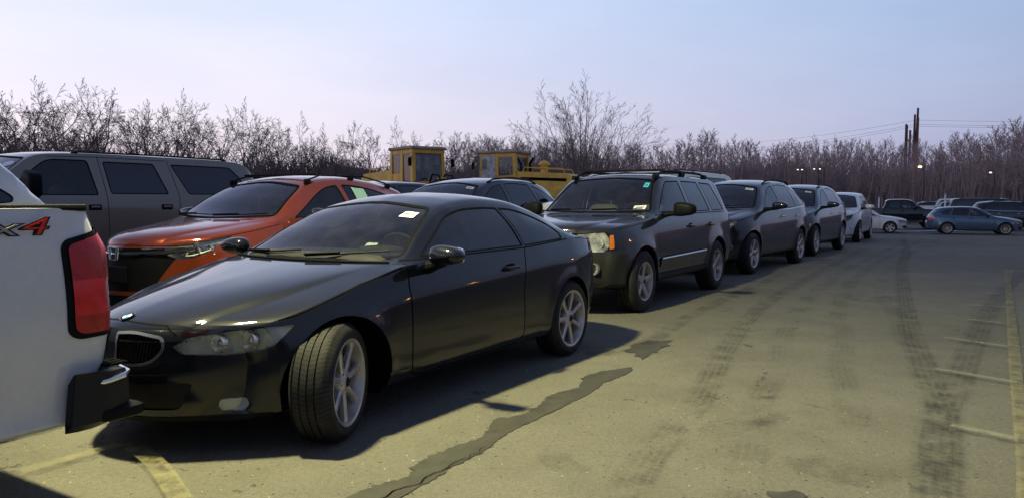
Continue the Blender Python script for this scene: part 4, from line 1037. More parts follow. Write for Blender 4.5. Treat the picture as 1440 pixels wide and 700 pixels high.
    # rear bumper: one black wrap-round bar with a step pad and a bright strip
    m = MB(); prof = [(0, .60), (.04, .645), (.12, .635), (.135, .58), (.135, .49), (.11, .44), (.02, .41), (-.02, .44)]
    N = 16; v = []; f = []; rows = 0
    path = []
    for t in np.linspace(-1, 1, 41):
        y = t*1.005; x = 5.72-.13*max(0, abs(t)-.86)/.14*1.0-(.0)
        path.append((x, y, t))
    path = [(5.58, -.995, -2)]+[(5.62, -1.008, -1.6)]+[(5.66, -1.01, -1.3)]+[(5.70-.0*abs(t), y*.985, t) for x, y, t in path]+[(5.66, 1.01, 1.3)]+[(5.62, 1.008, 1.6)]+[(5.58, .995, 2)]
    for (x, y, t) in path:
        k = 1 if abs(t) <= 1 else max(.08, 1-(abs(t)-1)*1.15); yo = (1 if t > 0 else -1) if abs(t) > .93 else 0
        for (dx, z) in prof:
            zz = z; x_ = x-(.10*(.62-z) if abs(t) > 1.1 else 0)*min(1, (abs(t)-1)*2); v.append((x_+dx*k*(1 if abs(t) <= .93 else .8), y+(.035*yo*(1 if dx > .02 else 0)), zz))
    n = len(prof)
    for i in range(len(path)-1):
        for j in range(n): j2 = (j+1) % n; f.append((i*n+j, i*n+j2, (i+1)*n+j2, (i+1)*n+j))
    f.append(tuple(range(n))); f.append(tuple((len(path)-1)*n+j for j in range(n)))
    m.add(v, f); bp = m.build('rear_bumper', M['bumper_black'], c.root, True, sharp=30)
    for s in (-1, 1):
        m = MB(); m.tube([(5.63, s*1.014, .585), (5.72, s*1.045, .60), (5.78, s*1.04, .608), (5.82, s*1.0, .612), (5.85, s*.9, .612)], .012, 8); m.build('bumper_trim', M['chrome'], bp, True)
        m = MB()
        for k in range(5): m.box((5.745+.020*k, s*.93, .648), (.010, .12, .008))
        m.build('step_pad', M['gap'], bp)
        m = MB(); m.superell((5.77, s*1.0, .455), (.10, .06, .03), .5, .5, 16, 8); m.build('bumper_end', M['plastic'], bp, True)
    # 4x4 lettering on the bed side: raised red characters with a grey edge
    y0 = c.side(5.35, 1.20, -1)
    for ch, x_, mt2 in (('4', 5.265, 'red'), ('x', 5.372, 'steel'), ('4', 5.478, 'red')):
        e_ = text_part('lettering_edge', ch, .092, 'cladding', c.root, (x_, c.side(x_, 1.20, -1)-.004, 1.222), (R(90+4), 0, 0), .003, .0035, .2, 2.2)
        text_part('lettering', ch, .092, mt2, c.root, (x_, c.side(x_, 1.20, -1)-.0085, 1.222), (R(90+4), 0, 0), .004, -.0012, .2, 2.2)
    return c
def lowcar(name, mat, label, wagon=False, group=None, detail=True, cat='car', wheelst=('thin', 10)):
    L = 4.45; fa, ra = .90, 3.53; rw = .315
    if wagon:
        ztr = [(2.35, 1.455), (2.7, 1.475), (3.4, 1.455), (3.85, 1.42), (3.95, 1.38), (4.30, 1.08), (4.36, 1.0), (4.45, .86)]
        zr = [(2.45, 1.39), (2.8, 1.405), (3.3, 1.38), (3.7, 1.31), (3.9, 1.22), (4.05, 1.1), (4.15, 1.0), (4.22, .88)]
        yr = [(2.2, .60), (3.6, .60), (3.95, .66), (4.22, .58)]
    else:
        ztr = [(2.3, 1.43), (2.6, 1.445), (3.0, 1.42), (3.3, 1.35), (3.6, 1.22), (3.88, 1.08), (3.93, 1.06), (4.25, 1.04), (4.36, 1.02), (4.41, .93), (4.45, .8)]
        zr = [(2.4, 1.365), (2.7, 1.37), (3.0, 1.33), (3.3, 1.24), (3.6, 1.12), (3.8, 1.06), (4.1, 1.03), (4.18, .98), (4.22, .88)]
        yr = [(2.2, .59), (3.1, .59), (3.6, .65), (4.22, .55)]
    sp = dict(L=L, zb=[(.4, .22), (.8, .19), (3.6, .20), (4.2, .32)],
      W=[(.38, .60), (.42, .67), (.52, .76), (.7, .83), (1.0, .865), (3.5, .87), (3.9, .85), (4.12, .79), (4.22, .70)],
      zmid=.52, zsh=[(.4, .62), (1, .74), (2.6, .80), (4.2, .86)], dsh=.015, zbelt=[(.38, .66), (.45, .71), (.7, .78), (1.0, .85), (1.4, .91), (1.5, .925), (3.5, 1.0), (4.0, 1.01), (4.16, .97), (4.22, .87)],
      dbelt=[(.4, .05), (1, .08), (4.0, .08), (4.2, .06)],
      zre=[(.38, .67), (.45, .73), (.7, .81), (1.0, .88), (1.35, .93), (1.42, .945), (1.8, 1.16), (2.1, 1.31)]+zr, yre=[(.4, .4), (.9, .55), (1.35, .66), (1.42, .73), (1.8, .67)]+yr,
      zt=[(0, .66), (.012, .71), (.05, .745), (.4, .85), (.9, .93), (1.22, .965), (1.26, .972), (1.7, 1.22), (1.95, 1.355), (2.1, 1.41)]+ztr,
      bow=[(0, .38), (.2, .30), (.6, .18), (1.3, .15), (2.0, .11), (2.6, 0), (3.8, -.13), (4.45, -.23)], nose=[(.2, .06), (.35, 0), (.55, .0), (.8, .04)], tail=[(.3, -.03), (.5, 0), (1.1, -.02)], rock=.05, tuck=.02,
      flare=[(fa, rw, .36, .014, .06), (ra, rw, .36, .014, .07)], bulge=.018)
    c = Car(name, sp, mat, label, cat, nst=70 if detail else 46, k=3, group=group); c.arch([(fa, rw, .36), (ra, rw, .36)])
    c.window([(1.60, .955), (2.0, 1.19), (2.2, 1.30), (2.44, 1.345), (2.52, .975)], [.02, .2, .08, .02, .02], .010, 'glass_tint')
    if wagon:
        c.window([(2.58, .975), (2.50, 1.35), (2.9, 1.37), (3.22, 1.35), (3.36, 1.01)], .03, .010, 'glass_tint'); c.window([(3.44, 1.02), (3.32, 1.335), (3.62, 1.28), (3.84, 1.16), (3.80, 1.06)], [.02, .03, .05, .06, .05], .010, 'glass_dark')
    else: c.window([(2.58, .975), (2.50, 1.34), (2.75, 1.34), (3.05, 1.27), (3.35, 1.15), (3.45, 1.05), (3.40, 1.01)], [.02, .02, .1, .1, .05, .03, .02], .010, 'glass_tint')
    c.window([(-.70, .985), (-.62, 1.14), (-.53, 1.33), (0, 1.40), (.53, 1.33), (.62, 1.14), (.70, .985), (0, .965)], [.04, .2, .06, .6, .06, .2, .04, .6], .02, 'glass', proj='front', xr=(1.1, 2.4), name='windshield')
    c.window([(-.58, 1.08), (-.5, 1.32), (.5, 1.32), (.58, 1.08)], .06, .02, 'glass_dark', proj='rear', xr=(3, 4.4), name='rear_window')
    c.lamp([(.52, .66), (.60, .58), (.95, .575), (1.15, .62), (1.33, .71), (1.20, .72), (.8, .70)], bowls=[(.58, .63, .045)], depth=.05, r=.012, housing='lampcloud')
    g = c.put('grille', c.cut(rnd([(-.36, .66), (-.30, .55), (.30, .55), (.36, .66)], .02), 'front'), 'gap', -.015)
    if g:
        m = MB(); m.tube([(c.front(y, .605), y, .605) for y in np.linspace(-.3, .3, 7)], .012, 6); m.build('grille_bar', M['chrome'], g, True)
    c.put('lower_intake', c.cut(rnd([(-.55, .40), (-.45, .27), (.45, .27), (.55, .40)], .03), 'front'), 'plastic', -.01)
    c.lamp([(.45, .76), (.48, .90), (.95, .94), (1.05, .88), (.95, .78)], proj='rq', name='tail_light', housing='red', lens=None, r=.03); c.put('number_plate', c.cut([(-.26, .60), (.26, .60), (.26, .72), (-.26, .72)], 'rear'), 'paper', .004)
    c.seam([(1.45, .92), (1.40, .7), (1.42, .28)], w=.008); c.seam([(2.55, .97), (2.55, .28)], w=.008); c.seam([(3.40, 1.0), (3.30, .80), (3.12, .62), (3.08, .28)], w=.008); c.seam([(1.42, .275), (3.08, .275)], w=.006); c.seam([(.5, .74), (.9, .83), (1.43, .905)], w=.006)
    dr = c.door([[(1.455, .92), (1.41, .7), (1.43, .285), (2.545, .285), (2.545, .97)]]); dr2 = c.door([[(2.555, .97), (2.555, .285), (3.075, .285), (3.115, .62), (3.295, .80), (3.395, 1.0)]])
    for x, d_ in ((2.42, dr), (3.22, dr2)): c.handle(x, .86, l=.08, parents=d_)
    c.liners(.3, .02); w = make_wheel(rw, .215, .2, wheelst[0], wheelst[1], 'alloy', False, 32); c.wheels(w, yo=.865)
    c.interior(1.45, 3.6, .62, w=.64, seats=((2.15, .4), (2.95, .4)), zseat=.64, top=1.14, dash=(1.62, .95), wheel=detail); c.mirror(1.68, .99, 1.02, (.08, .12, .065), arm=(.05, .07)); c.wiper([(-.02, .985), (-.35, .99), (-.62, 1.0)])
    return c
# ------------------------------------------------------------ ground, marks, trees, loaders, poles
def sstep(t): t = max(0, min(1, t)); return t*t*(3-2*t)
def gz(x, y):
    """the lot is level near the camera and falls half a metre towards its far side"""
    return -.42*sstep((y+.25*x-30)/16)-.12*sstep((y-55)/40)
def ground():
    xs = sorted(set([round(v, 2) for v in list(np.linspace(-40, 60, 81))+list(np.geomspace(60, 1500, 14))+list(-np.geomspace(40, 1500, 14))]))
    ys = sorted(set([round(v, 2) for v in list(np.linspace(-30, 70, 81))+list(np.geomspace(70, 2500, 16))+list(-np.geomspace(30, 1500, 12))]))
    V = [(x, y, gz(x, y)) for y in ys for x in xs]; n = len(xs); F = [(j*n+i, j*n+i+1, (j+1)*n+i+1, (j+1)*n+i) for j in range(len(ys)-1) for i in range(n-1)]
    m, nt, b = newmat('worn_asphalt'); tc = nt.nodes.new('ShaderNodeTexCoord'); O = tc.outputs['Object']
    big = noise(nt, .23, 6, .62, vec=O); mid = noise(nt, 1.7, 7, .68, vec=O); fine = noise(nt, 42, 4, .75, vec=O); grit = noise(nt, 210, 2, .6, vec=O)
    def mixc(f, a, b_, blend='MIX'):
        q = nt.nodes.new('ShaderNodeMix'); q.data_type = 'RGBA'; q.blend_type = blend
        for i, v in ((0, f), (6, a), (7, b_)):
            if isinstance(v, tuple): q.inputs[i].default_value = (*v, 1)
            elif isinstance(v, (int, float)): q.inputs[i].default_value = v
            else: lk(nt, v, q.inputs[i])
        return q.outputs[2]
    base = ramp(nt, big.outputs[0], [(.3, (.118, .110, .090)), (.5, (.146, .137, .112)), (.72, (.176, .166, .136))]).outputs[0]
    base = mixc(ramp(nt, mid.outputs[0], [(.42, 0), (.75, .55)]).outputs[0], base, (.095, .089, .074))
    base = mixc(1, base, ramp(nt, fine.outputs[0], [(.25, .66), (.5, 1.0), (.8, 1.28)]).outputs[0], 'MULTIPLY')
    base = mixc(1, base, ramp(nt, grit.outputs[0], [(.28, .45), (.5, 1.0), (.72, 1.7)]).outputs[0], 'MULTIPLY')
    vo = nt.nodes.new('ShaderNodeTexVoronoi'); vo.inputs['Scale'].default_value = 24; lk(nt, O, vo.inputs['Vector'])
    n3 = noise(nt, 5.3, 3, .6, vec=O)
    def mth(op, a, b_):
        q = nt.nodes.new('ShaderNodeMath'); q.operation = op
        for i, v in enumerate((a, b_)):
            if isinstance(v, (int, float)): q.inputs[i].default_value = v
            else: lk(nt, v, q.inputs[i])
        return q.outputs[0]
    sep = nt.nodes.new('ShaderNodeSeparateColor'); lk(nt, vo.outputs['Color'], sep.inputs[0])
    spk = mth('MULTIPLY', mth('LESS_THAN', vo.outputs['Distance'], .10), mth('GREATER_THAN', sep.outputs[0], .80))
    base = mixc(spk, base, (.5, .48, .44))
    drk = mth('MULTIPLY', mth('LESS_THAN', vo.outputs['Distance'], .17), mth('LESS_THAN', sep.outputs[1], .20))
    base = mixc(drk, base, (.035, .032, .028))
    # hairline cracks
    vc = nt.nodes.new('ShaderNodeTexVoronoi'); vc.feature = 'DISTANCE_TO_EDGE'; vc.inputs['Scale'].default_value = .33
    wv = nt.nodes.new('ShaderNodeVectorMath'); wv.operation = 'ADD'; sc_ = nt.nodes.new('ShaderNodeVectorMath'); sc_.operation = 'SCALE'; sc_.inputs['Scale'].default_value = .8
    lk(nt, mid.outputs['Color'], sc_.inputs[0]); lk(nt, O, wv.inputs[0]); lk(nt, sc_.outputs[0], wv.inputs[1]); lk(nt, wv.outputs[0], vc.inputs['Vector'])
    ck = mth('MULTIPLY', mth('LESS_THAN', vc.outputs['Distance'], .0035), mth('GREATER_THAN', n3.outputs[0], .56))
    base = mixc(mth('MULTIPLY', ck, .7), base, (.03, .028, .026))
    lk(nt, base, b.inputs['Base Color'])
    lk(nt, ramp(nt, mid.outputs[0], [(.3, .78), (.7, .95)]).outputs[0], b.inputs['Roughness']); b.inputs['Specular IOR Level'].default_value = .3
    bp = nt.nodes.new('ShaderNodeBump'); bp.inputs['Strength'].default_value = .55; bp.inputs['Distance'].default_value = .006; lk(nt, mth('ADD', grit.outputs[0], fine.outputs[0]), bp.inputs['Height'])
    bp2 = nt.nodes.new('ShaderNodeBump'); bp2.inputs['Strength'].default_value = .5; bp2.inputs['Distance'].default_value = .05; lk(nt, mid.outputs[0], bp2.inputs['Height']); lk(nt, bp2.outputs[0], bp.inputs['Normal']); lk(nt, bp.outputs[0], b.inputs['Normal'])
    g = meshobj('ground', V, F, m, None, True); tag(g, 'worn tan grey asphalt of the parking lot', kind='structure')
    return g
def alpha_mat(name, col, scale, lo, hi, rough=.8, maxa=1, tread=None, edge=False):
    m, nt, b = newmat(name); setp(b, col, rough, spec=.3); n = noise(nt, scale, 7, .72)
    a = ramp(nt, n.outputs[0], [(lo, 0), (hi, maxa)]).outputs[0]
    uv = nt.nodes.new('ShaderNodeUVMap'); sp = nt.nodes.new('ShaderNodeSeparateXYZ'); lk(nt, uv.outputs[0], sp.inputs[0])
    def mt(op, *v):
        q = nt.nodes.new('ShaderNodeMath'); q.operation = op
        for i, w in enumerate(v):
            if isinstance(w, (int, float)): q.inputs[i].default_value = w
            else: lk(nt, w, q.inputs[i])
        return q.outputs[0]
    if tread:
        # u across (0..1), v along in metres: ribs across the width, blocks along it
        s1 = mt('SINE', mt('MULTIPLY', sp.outputs[0], tread[0]*6.283)); s2 = mt('SINE', mt('ADD', mt('MULTIPLY', sp.outputs[1], tread[1]*6.283), mt('MULTIPLY', sp.outputs[0], 9)))
        k = mt('ADD', mt('MULTIPLY', mt('GREATER_THAN', s1, -.25), .6), mt('MULTIPLY', mt('GREATER_THAN', s2, .1), .4))
        a = mt('MULTIPLY', a, mt('ADD', .35, mt('MULTIPLY', k, .65)))
    if edge:
        e = mt('MULTIPLY', mt('MULTIPLY', sp.outputs[0], mt('SUBTRACT', 1.0, sp.outputs[0])), 4.0)
        a = mt('MULTIPLY', a, mt('MINIMUM', 1.0, mt('MULTIPLY', e, 1.6)))
    lk(nt, a, b.inputs['Alpha'])
    return m
def ribbon(name, pts, w, mat, parent, z=.004, n=60):
    P = [Vector(p) for p in pts]; t = np.array([0]+[ (P[i+1]-P[i]).length for i in range(len(P)-1)]).cumsum()
    tt = np.linspace(0, t[-1], n); X = pchip(t, [p.x for p in P], tt); Y = pchip(t, [p.y for p in P], tt)
    V = []; F = []; UV = []; K = 4
    for i in range(n):
        a, b = max(0, i-1), min(n-1, i+1); d = Vector((X[b]-X[a], Y[b]-Y[a])).normalized(); nn = Vector((d.y, -d.x)); ww = w(i/(n-1)) if callable(w) else w
        for k in range(K+1):
            q = (k/K-.5)*ww; x, y = X[i]+nn.x*q, Y[i]+nn.y*q; V.append((x, y, gz(x, y)+z)); UV.append((k/K, tt[i]))
    for i in range(n-1):
        for k in range(K): F.append((i*(K+1)+k, i*(K+1)+k+1, (i+1)*(K+1)+k+1, (i+1)*(K+1)+k))
    o = meshobj(name, V, F, mat, parent, False); ul = o.data.uv_layers.new(name='UVMap')
    for l in o.data.loops: ul.data[l.index].uv = UV[l.vertex_index]
    return o
def jag(pts, amp, step, rg, closed=False):
    out = []; P = [Vector(p) for p in pts]; N = len(P)
    for i in range(N if closed else N-1):
        a, b = P[i], P[(i+1) % N]; k = max(1, int((b-a).length/step)); d = (b-a).normalized(); nn = Vector((d.y, -d.x))
        for j in range(k): out.append(a.lerp(b, j/k)+nn*rg.gauss(0, amp))
    if not closed: out.append(P[-1])
    return out
def flat_poly(name, pts, mat, parent, z):
    bm = bmesh.new(); vs = [bm.verts.new((p[0], p[1], gz(p[0], p[1])+z)) for p in pts]; f = bm.faces.new(vs); bmesh.ops.triangulate(bm, faces=[f]); bmesh.ops.recalc_face_normals(bm, faces=bm.faces)
    for f in bm.faces:
        if f.normal.z < 0: f.normal_flip()
    me = bpy.data.meshes.new(name); bm.to_mesh(me); bm.free(); me.materials.append(mat); return link(bpy.data.objects.new(name, me), parent)
def marks(g):
    rg = random.Random(3)
    damp = simple('damp_asphalt', (.054, .051, .042), .62, spec=.35, var=.25, scale=9, bump=.5, bscale=200)
    up = [(-1.1, 2.7), (-0.93, 2.95), (-0.73, 3.288), (-0.55, 3.569), (-0.426, 3.855), (-0.273, 4.065), (-0.23, 4.127), (-0.161, 4.191), (-0.15, 4.353), (-0.086, 4.497), (-0.022, 4.527), (0.079, 4.604), (0.206, 4.783), (0.279, 5.031), (0.368, 5.126), (0.48, 5.285), (0.547, 5.611), (0.693, 5.802), (0.906, 5.928), (0.95, 5.852)]
    lo = [(-.72, 2.6), (-.60, 2.95), (-0.50, 3.288), (-0.441, 3.388), (-0.285, 3.696), (-0.202, 3.822), (-0.133, 3.946), (-0.079, 4.114), (0.0, 4.284), (0.129, 4.468), (0.245, 4.652), (0.372, 4.851), (0.539, 5.126), (0.675, 5.432), (0.858, 5.681)]
    flat_poly('damp_streak', jag(jag(up, .03, .14, rg), .008, .02, rg)+jag(lo[::-1], .007, .03, rg), damp, g, .004)
    flat_poly('damp_patch', jag([(1.009, 6.616), (1.139, 6.952), (1.304, 7.132), (1.412, 7.059), (1.529, 7.132), (1.416, 6.813), (1.207, 6.491), (1.104, 6.253), (1.056, 6.4)], .018, .035, rg, True), damp, g, .004)
    flat_poly('damp_patch', jag([(1.17, 3.35), (1.28, 3.37), (1.33, 3.30), (1.24, 3.22), (1.14, 3.26)], .012, .03, rg, True), damp, g, .004)
    cr = jag([(-.9, 2.75), (-.70, 3.05), (-0.571, 3.288), (-0.516, 3.388), (-0.433, 3.458), (-0.408, 3.531), (-0.313, 3.696), (-0.272, 3.769), (-0.22, 3.812), (-0.18, 3.9), (-0.134, 3.992)], .008, .03, rg)
    ribbon('crack', [(p.x, p.y) for p in cr], lambda t: .010*(1-t*.7), M['gap'], g, .008, 120)
    tr = alpha_mat('tyre_dust_mark', (.045, .042, .036), 3.2, .42, .70, maxa=.55, tread=(5, 18), edge=True); tr2 = alpha_mat('tyre_mark_dark', (.040, .038, .033), 4.5, .38, .68, maxa=.50, tread=(5, 15), edge=True)
    A = [(0.1, 2.2), (0.454, 3.134), (0.632, 3.646), (1.267, 4.994), (1.801, 6.4), (2.87, 8.882), (4.855, 12.494), (9.817, 20.981)]
    B = [(1.4, 2.2), (1.817, 3.134), (2.243, 3.855), (2.609, 4.497), (3.241, 5.852), (3.982, 7.441), (5.341, 10.194), (7.496, 14.445), (11.007, 20.981), (14, 27)]
    C_ = [(1.9, 3.3), (2.497, 4.353), (3.22, 5.389), (4.127, 6.713), (6.086, 9.493), (7.934, 11.955), (10.819, 15.238)]
    D_ = [(0.671, 6.4), (1.184, 6.9), (1.904, 8.344), (2.707, 9.831), (4.942, 13.731)]
    ribbon('tyre_mark', A, .24, tr, g, .005); ribbon('tyre_mark', B, .25, tr2, g, .006); ribbon('tyre_mark', C_, .25, tr2, g, .0075); ribbon('tyre_mark', D_, .22, tr, g, .009)
    for k, off in enumerate((1.1, 2.4, 3.9)): ribbon('tyre_mark', [(x+off*.8, y+.9*off) for x, y in A[:5]]+[(12+off, 24+off)], .24, alpha_mat('faint_tyre_mark', (.05, .047, .042), 1.4, .45, .72, maxa=.4, tread=(5, 14), edge=True) if k == 0 else bpy.data.materials['faint_tyre_mark'], g, .0102+.001*k)
    # oil and dirt stains
    st = alpha_mat('dirt_stain', (.065, .060, .048), 6, .42, .74, maxa=.38)
    for k in range(26):
        x, y, r, q = [(4.886, 10.194, .42, .9), (1.574, 4.497, .16, .5), (-.095, 4.957, .1, .5)][k] if k < 3 else (rg.uniform(-.5, 12), rg.uniform(3.3, 22), rg.uniform(.08, .35), rg.uniform(.3, .8))
        a = rg.uniform(0, 3); flat_poly('oil_stain', [(x+r*math.cos(t)*math.cos(a)-r*q*math.sin(t)*math.sin(a)+rg.gauss(0, r*.07), y+r*math.cos(t)*math.sin(a)+r*q*math.sin(t)*math.cos(a)+rg.gauss(0, r*.07)) for t in np.linspace(0, 2*math.pi, 20)[:-1]], st, g, .0135+.0006*k)
    yel = alpha_mat('worn_yellow_paint', (.30, .265, .13), 11, .34, .66, maxa=.58); pale = alpha_mat('faded_stall_paint', (.30, .285, .20), 8, .36, .62, maxa=.6)
    flat_poly('painted_line', [(9.3, 14.2), (9.5, 14.2), (8.452, 12.723), (4.141, 6.06), (2.506, 3.569), (1.9, 2.6), (1.78, 2.6), (2.438, 3.569), (4.037, 6.06), (8.356, 12.723)], yel, g, .030)
    for (a, b) in (((6.634, 10.625), (6.98, 10.584)), ((5.749, 9.428), (6.109, 9.239)), ((5.034, 8.244), (5.27, 7.958)), ((4.144, 7.132), (4.432, 6.681)), ((3.283, 5.778), (3.621, 5.326)), ((2.55, 4.3), (2.76, 4.04))):
        ribbon('painted_line', [a, ((a[0]+b[0])/2, (a[1]+b[1])/2), b], .07, pale, g, .032, 8)
    ribbon('painted_line', [(-2.75, 3.05), (-2.40, 3.50), (-2.2, 3.80), (-2.10, 3.95)], .075, yel, g, .030, 12); ribbon('painted_line', [(-2.06, 3.97), (-1.80, 3.70), (-1.52, 3.32), (-1.0, 2.5)], .10, yel, g, .033, 12)
    for k in range(10):
        s0 = 12.5+k*2.6; x, y = 3.5+.9*k*2.1, 0
# ---- trees
def branch_mesh(name, segs, mat, parent, sides=3):
    """segs: list of (points, radii) -> one mesh"""
    V = []; F = []
    for pts, rs in segs:
        n = len(pts); base = len(V); t = pts[-1]-pts[0]; t.normalize(); a = t.orthogonal().normalized(); b = t.cross(a)
        for p, r in zip(pts, rs):
            for k in range(sides): th = 2*math.pi*k/sides; V.append(p+(a*math.cos(th)+b*math.sin(th))*r)
        for i in range(n-1):
            for k in range(sides): k2 = (k+1) % sides; F.append((base+i*sides+k, base+i*sides+k2, base+(i+1)*sides+k2, base+(i+1)*sides+k))
    return meshobj(name, V, F, mat, parent, sides > 4)
def grow(rg, p, d, l, r, lev, prm, T, C):
    nseg = 4 if lev < 2 else 3; pts = [p.copy()]; rs = [r]; wob = prm['wob'][min(lev, len(prm['wob'])-1)]; up = prm['up'][min(lev, len(prm['up'])-1)]
    q = p.copy(); dd = d.copy()
    for i in range(nseg):
        dd = (dd+Vector((rg.gauss(0, wob), rg.gauss(0, wob), rg.gauss(0, wob)))+Vector((0, 0, up))).normalized(); q = q+dd*(l/nseg); pts.append(q.copy()); rs.append(r*(1-(i+1)/nseg*prm['tap'][min(lev, len(prm['tap'])-1)]))
    rs = [max(x, prm['rmin']) for x in rs]
    (T if lev < prm['tlev'] else C).append((pts, rs))
    if lev >= prm['levels']: return
    n = prm['n'][lev]
    for k in range(n):
        t = prm['t0'][lev]+(1-prm['t0'][lev])*(k+rg.random()*.8)/n; i = min(nseg-1, int(t*nseg)); f = t*nseg-i; pp = pts[i].lerp(pts[i+1], min(1, f)); ax = (pts[i+1]-pts[i]).normalized()
        a = rg.uniform(0, 2*math.pi) if lev else 2*math.pi*k*.382+rg.uniform(-.5, .5); o = ax.orthogonal().normalized(); o.rotate(Matrix.Rotation(a, 3, ax)); an = R(rg.uniform(*prm['ang'][lev]))
        nd = (ax*math.cos(an)+o*math.sin(an)).normalized(); ll = l*prm['len'][lev]*rg.uniform(.7, 1.15)*(1-.45*t if lev else 1-.35*t); rr = max(prm['rmin'], (r*(1-t*prm['tap'][min(lev, len(prm['tap'])-1)]))*prm['rad'])
        grow(rg, pp, nd, ll, rr, lev+1, prm, T, C)
def make_tree(name, seed, H, prm, mat, label, cat='tree', group=None):
    rg = random.Random(seed); t = empty(name, label=label, cat=cat, group=group); T = []; C = []
    grow(rg, Vector((0, 0, -.3)), Vector((rg.gauss(0, .03), rg.gauss(0, .03), 1)).normalized(), H*prm['trunk'], H*prm['r0'], 0, prm, T, C)
    branch_mesh('trunk', T, mat, t, 6); branch_mesh('crown', C, mat, t, 3); return t
def fan_tree(name, seed, H, mat, label, cat):
    rg = random.Random(seed); t = empty(name, label=label, cat=cat); T = []; C = []
    def shoot(p, d, l, r, lev, up):
        pts = [p.copy()]; rs = [r]; q = p.copy(); dd = d.copy(); n = 5 if lev == 0 else 3; w = (.016, .025, .035, .05)[lev]
        for i in range(n):
            dd = (dd+Vector((rg.gauss(0, w), rg.gauss(0, w), rg.gauss(0, w)+up))).normalized(); q = q+dd*(l/n); pts.append(q.copy()); rs.append(max(.008, r*(1-.85*(i+1)/n)))
        (T if lev == 0 else C).append((pts, rs))
        if lev == 3: return
        m = (15, 7, 3)[lev]
        for k in range(m):
            u = (.14, .18, .25)[lev]+(.84-(.0, .04, .1)[lev])*(k+rg.random())/m; u = min(.97, u); i = min(n-1, int(u*n)); pp = pts[i].lerp(pts[i+1], u*n-i); ax = (pts[i+1]-pts[i]).normalized()
            o = ax.orthogonal().normalized(); o.rotate(Matrix.Rotation(rg.uniform(0, 6.28), 3, ax)); an = R(rg.uniform(22, 44)); nd = (ax*math.cos(an)+o*math.sin(an)).normalized()
            shoot(pp, nd, l*(.46, .44, .5)[lev]*rg.uniform(.7, 1.1)*(1-.5*u), max(.0085, rs[i]*.42), lev+1, .02)
    for k in range(22):
        a = k*2.39996+rg.uniform(-.2, .2); f = (k/21)**.75; tilt = R(3+57*f); z0 = 1.0+1.6*(1-f)*rg.random(); d = Vector((math.sin(tilt)*math.cos(a), math.sin(tilt)*math.sin(a), math.cos(tilt)))
        shoot(Vector((.10*math.cos(a), .10*math.sin(a), z0)), d, (H-z0)*(1-.26*f)*rg.uniform(.9, 1.03), .045+.03*(1-f), 0, .010)
    T.append(([Vector((0, 0, -.3)), Vector((.02, 0, 1)), Vector((0, .03, 2.4))], [.24, .2, .12])); branch_mesh('trunk', T, mat, t, 6); branch_mesh('crown', C, mat, t, 3); return t
OAK = dict(levels=4, tlev=2, n=[8, 6, 5, 4], t0=[.42, .30, .25, .2], ang=[(26, 58), (24, 50), (24, 50), (22, 50)], len=[.78, .60, .54, .48], wob=[.05, .08, .09, .10], up=[.0, .06, .03, .01], tap=[.75, .8, .8, .6], rad=.64, rmin=.013, trunk=.70, r0=.019)
SLIM = dict(levels=3, tlev=1, n=[20, 7, 5], t0=[.22, .2, .2], ang=[(20, 46), (20, 45), (20, 50)], len=[.30, .48, .5], wob=[.04, .08, .12], up=[.0, .16, .10], tap=[.85, .8, .6], rad=.40, rmin=.016, trunk=1.0, r0=.009)
VASE = dict(levels=4, tlev=2, n=[34, 15, 6, 3], t0=[.06, .10, .15, .2], ang=[(12, 56), (10, 34), (14, 36), (15, 40)], len=[.95, .40, .42, .45], wob=[.010, .025, .04, .06], up=[.0, .03, .03, .02], tap=[.85, .85, .8, .5], rad=.42, rmin=.0095, trunk=.74, r0=.010)
def scrub(name, x0, x1, yf, hf, n, mat, seed, label, rmin=.02, thick=8):
    rg = random.Random(seed); S = []
    for i in range(n):
        x = rg.uniform(x0, x1); y = yf(x)+rg.uniform(0, thick); h = hf(x)*rg.uniform(.45, 1.0); p = Vector((x, y, gz(x, y)-.3)); d = Vector((rg.gauss(0, .16), rg.gauss(0, .16), 1)).normalized(); q = p+d*h
        m_ = p.lerp(q, .5)+Vector((rg.gauss(0, .12), rg.gauss(0, .12), 0)); S.append(([p, m_, q], [rmin*2.2, rmin*1.6, rmin*.7]))
        for k in range(4):
            t = rg.uniform(.35, .95); a = p.lerp(q, t); e = a+Vector((rg.gauss(0, .5), rg.gauss(0, .5), rg.uniform(.4, 1.4)))*(h*.13); S.append(([a, e], [rmin, rmin*.5]))
    o = branch_mesh(name, S, mat, None, 3); tag(o, label, None, kind='stuff'); return o
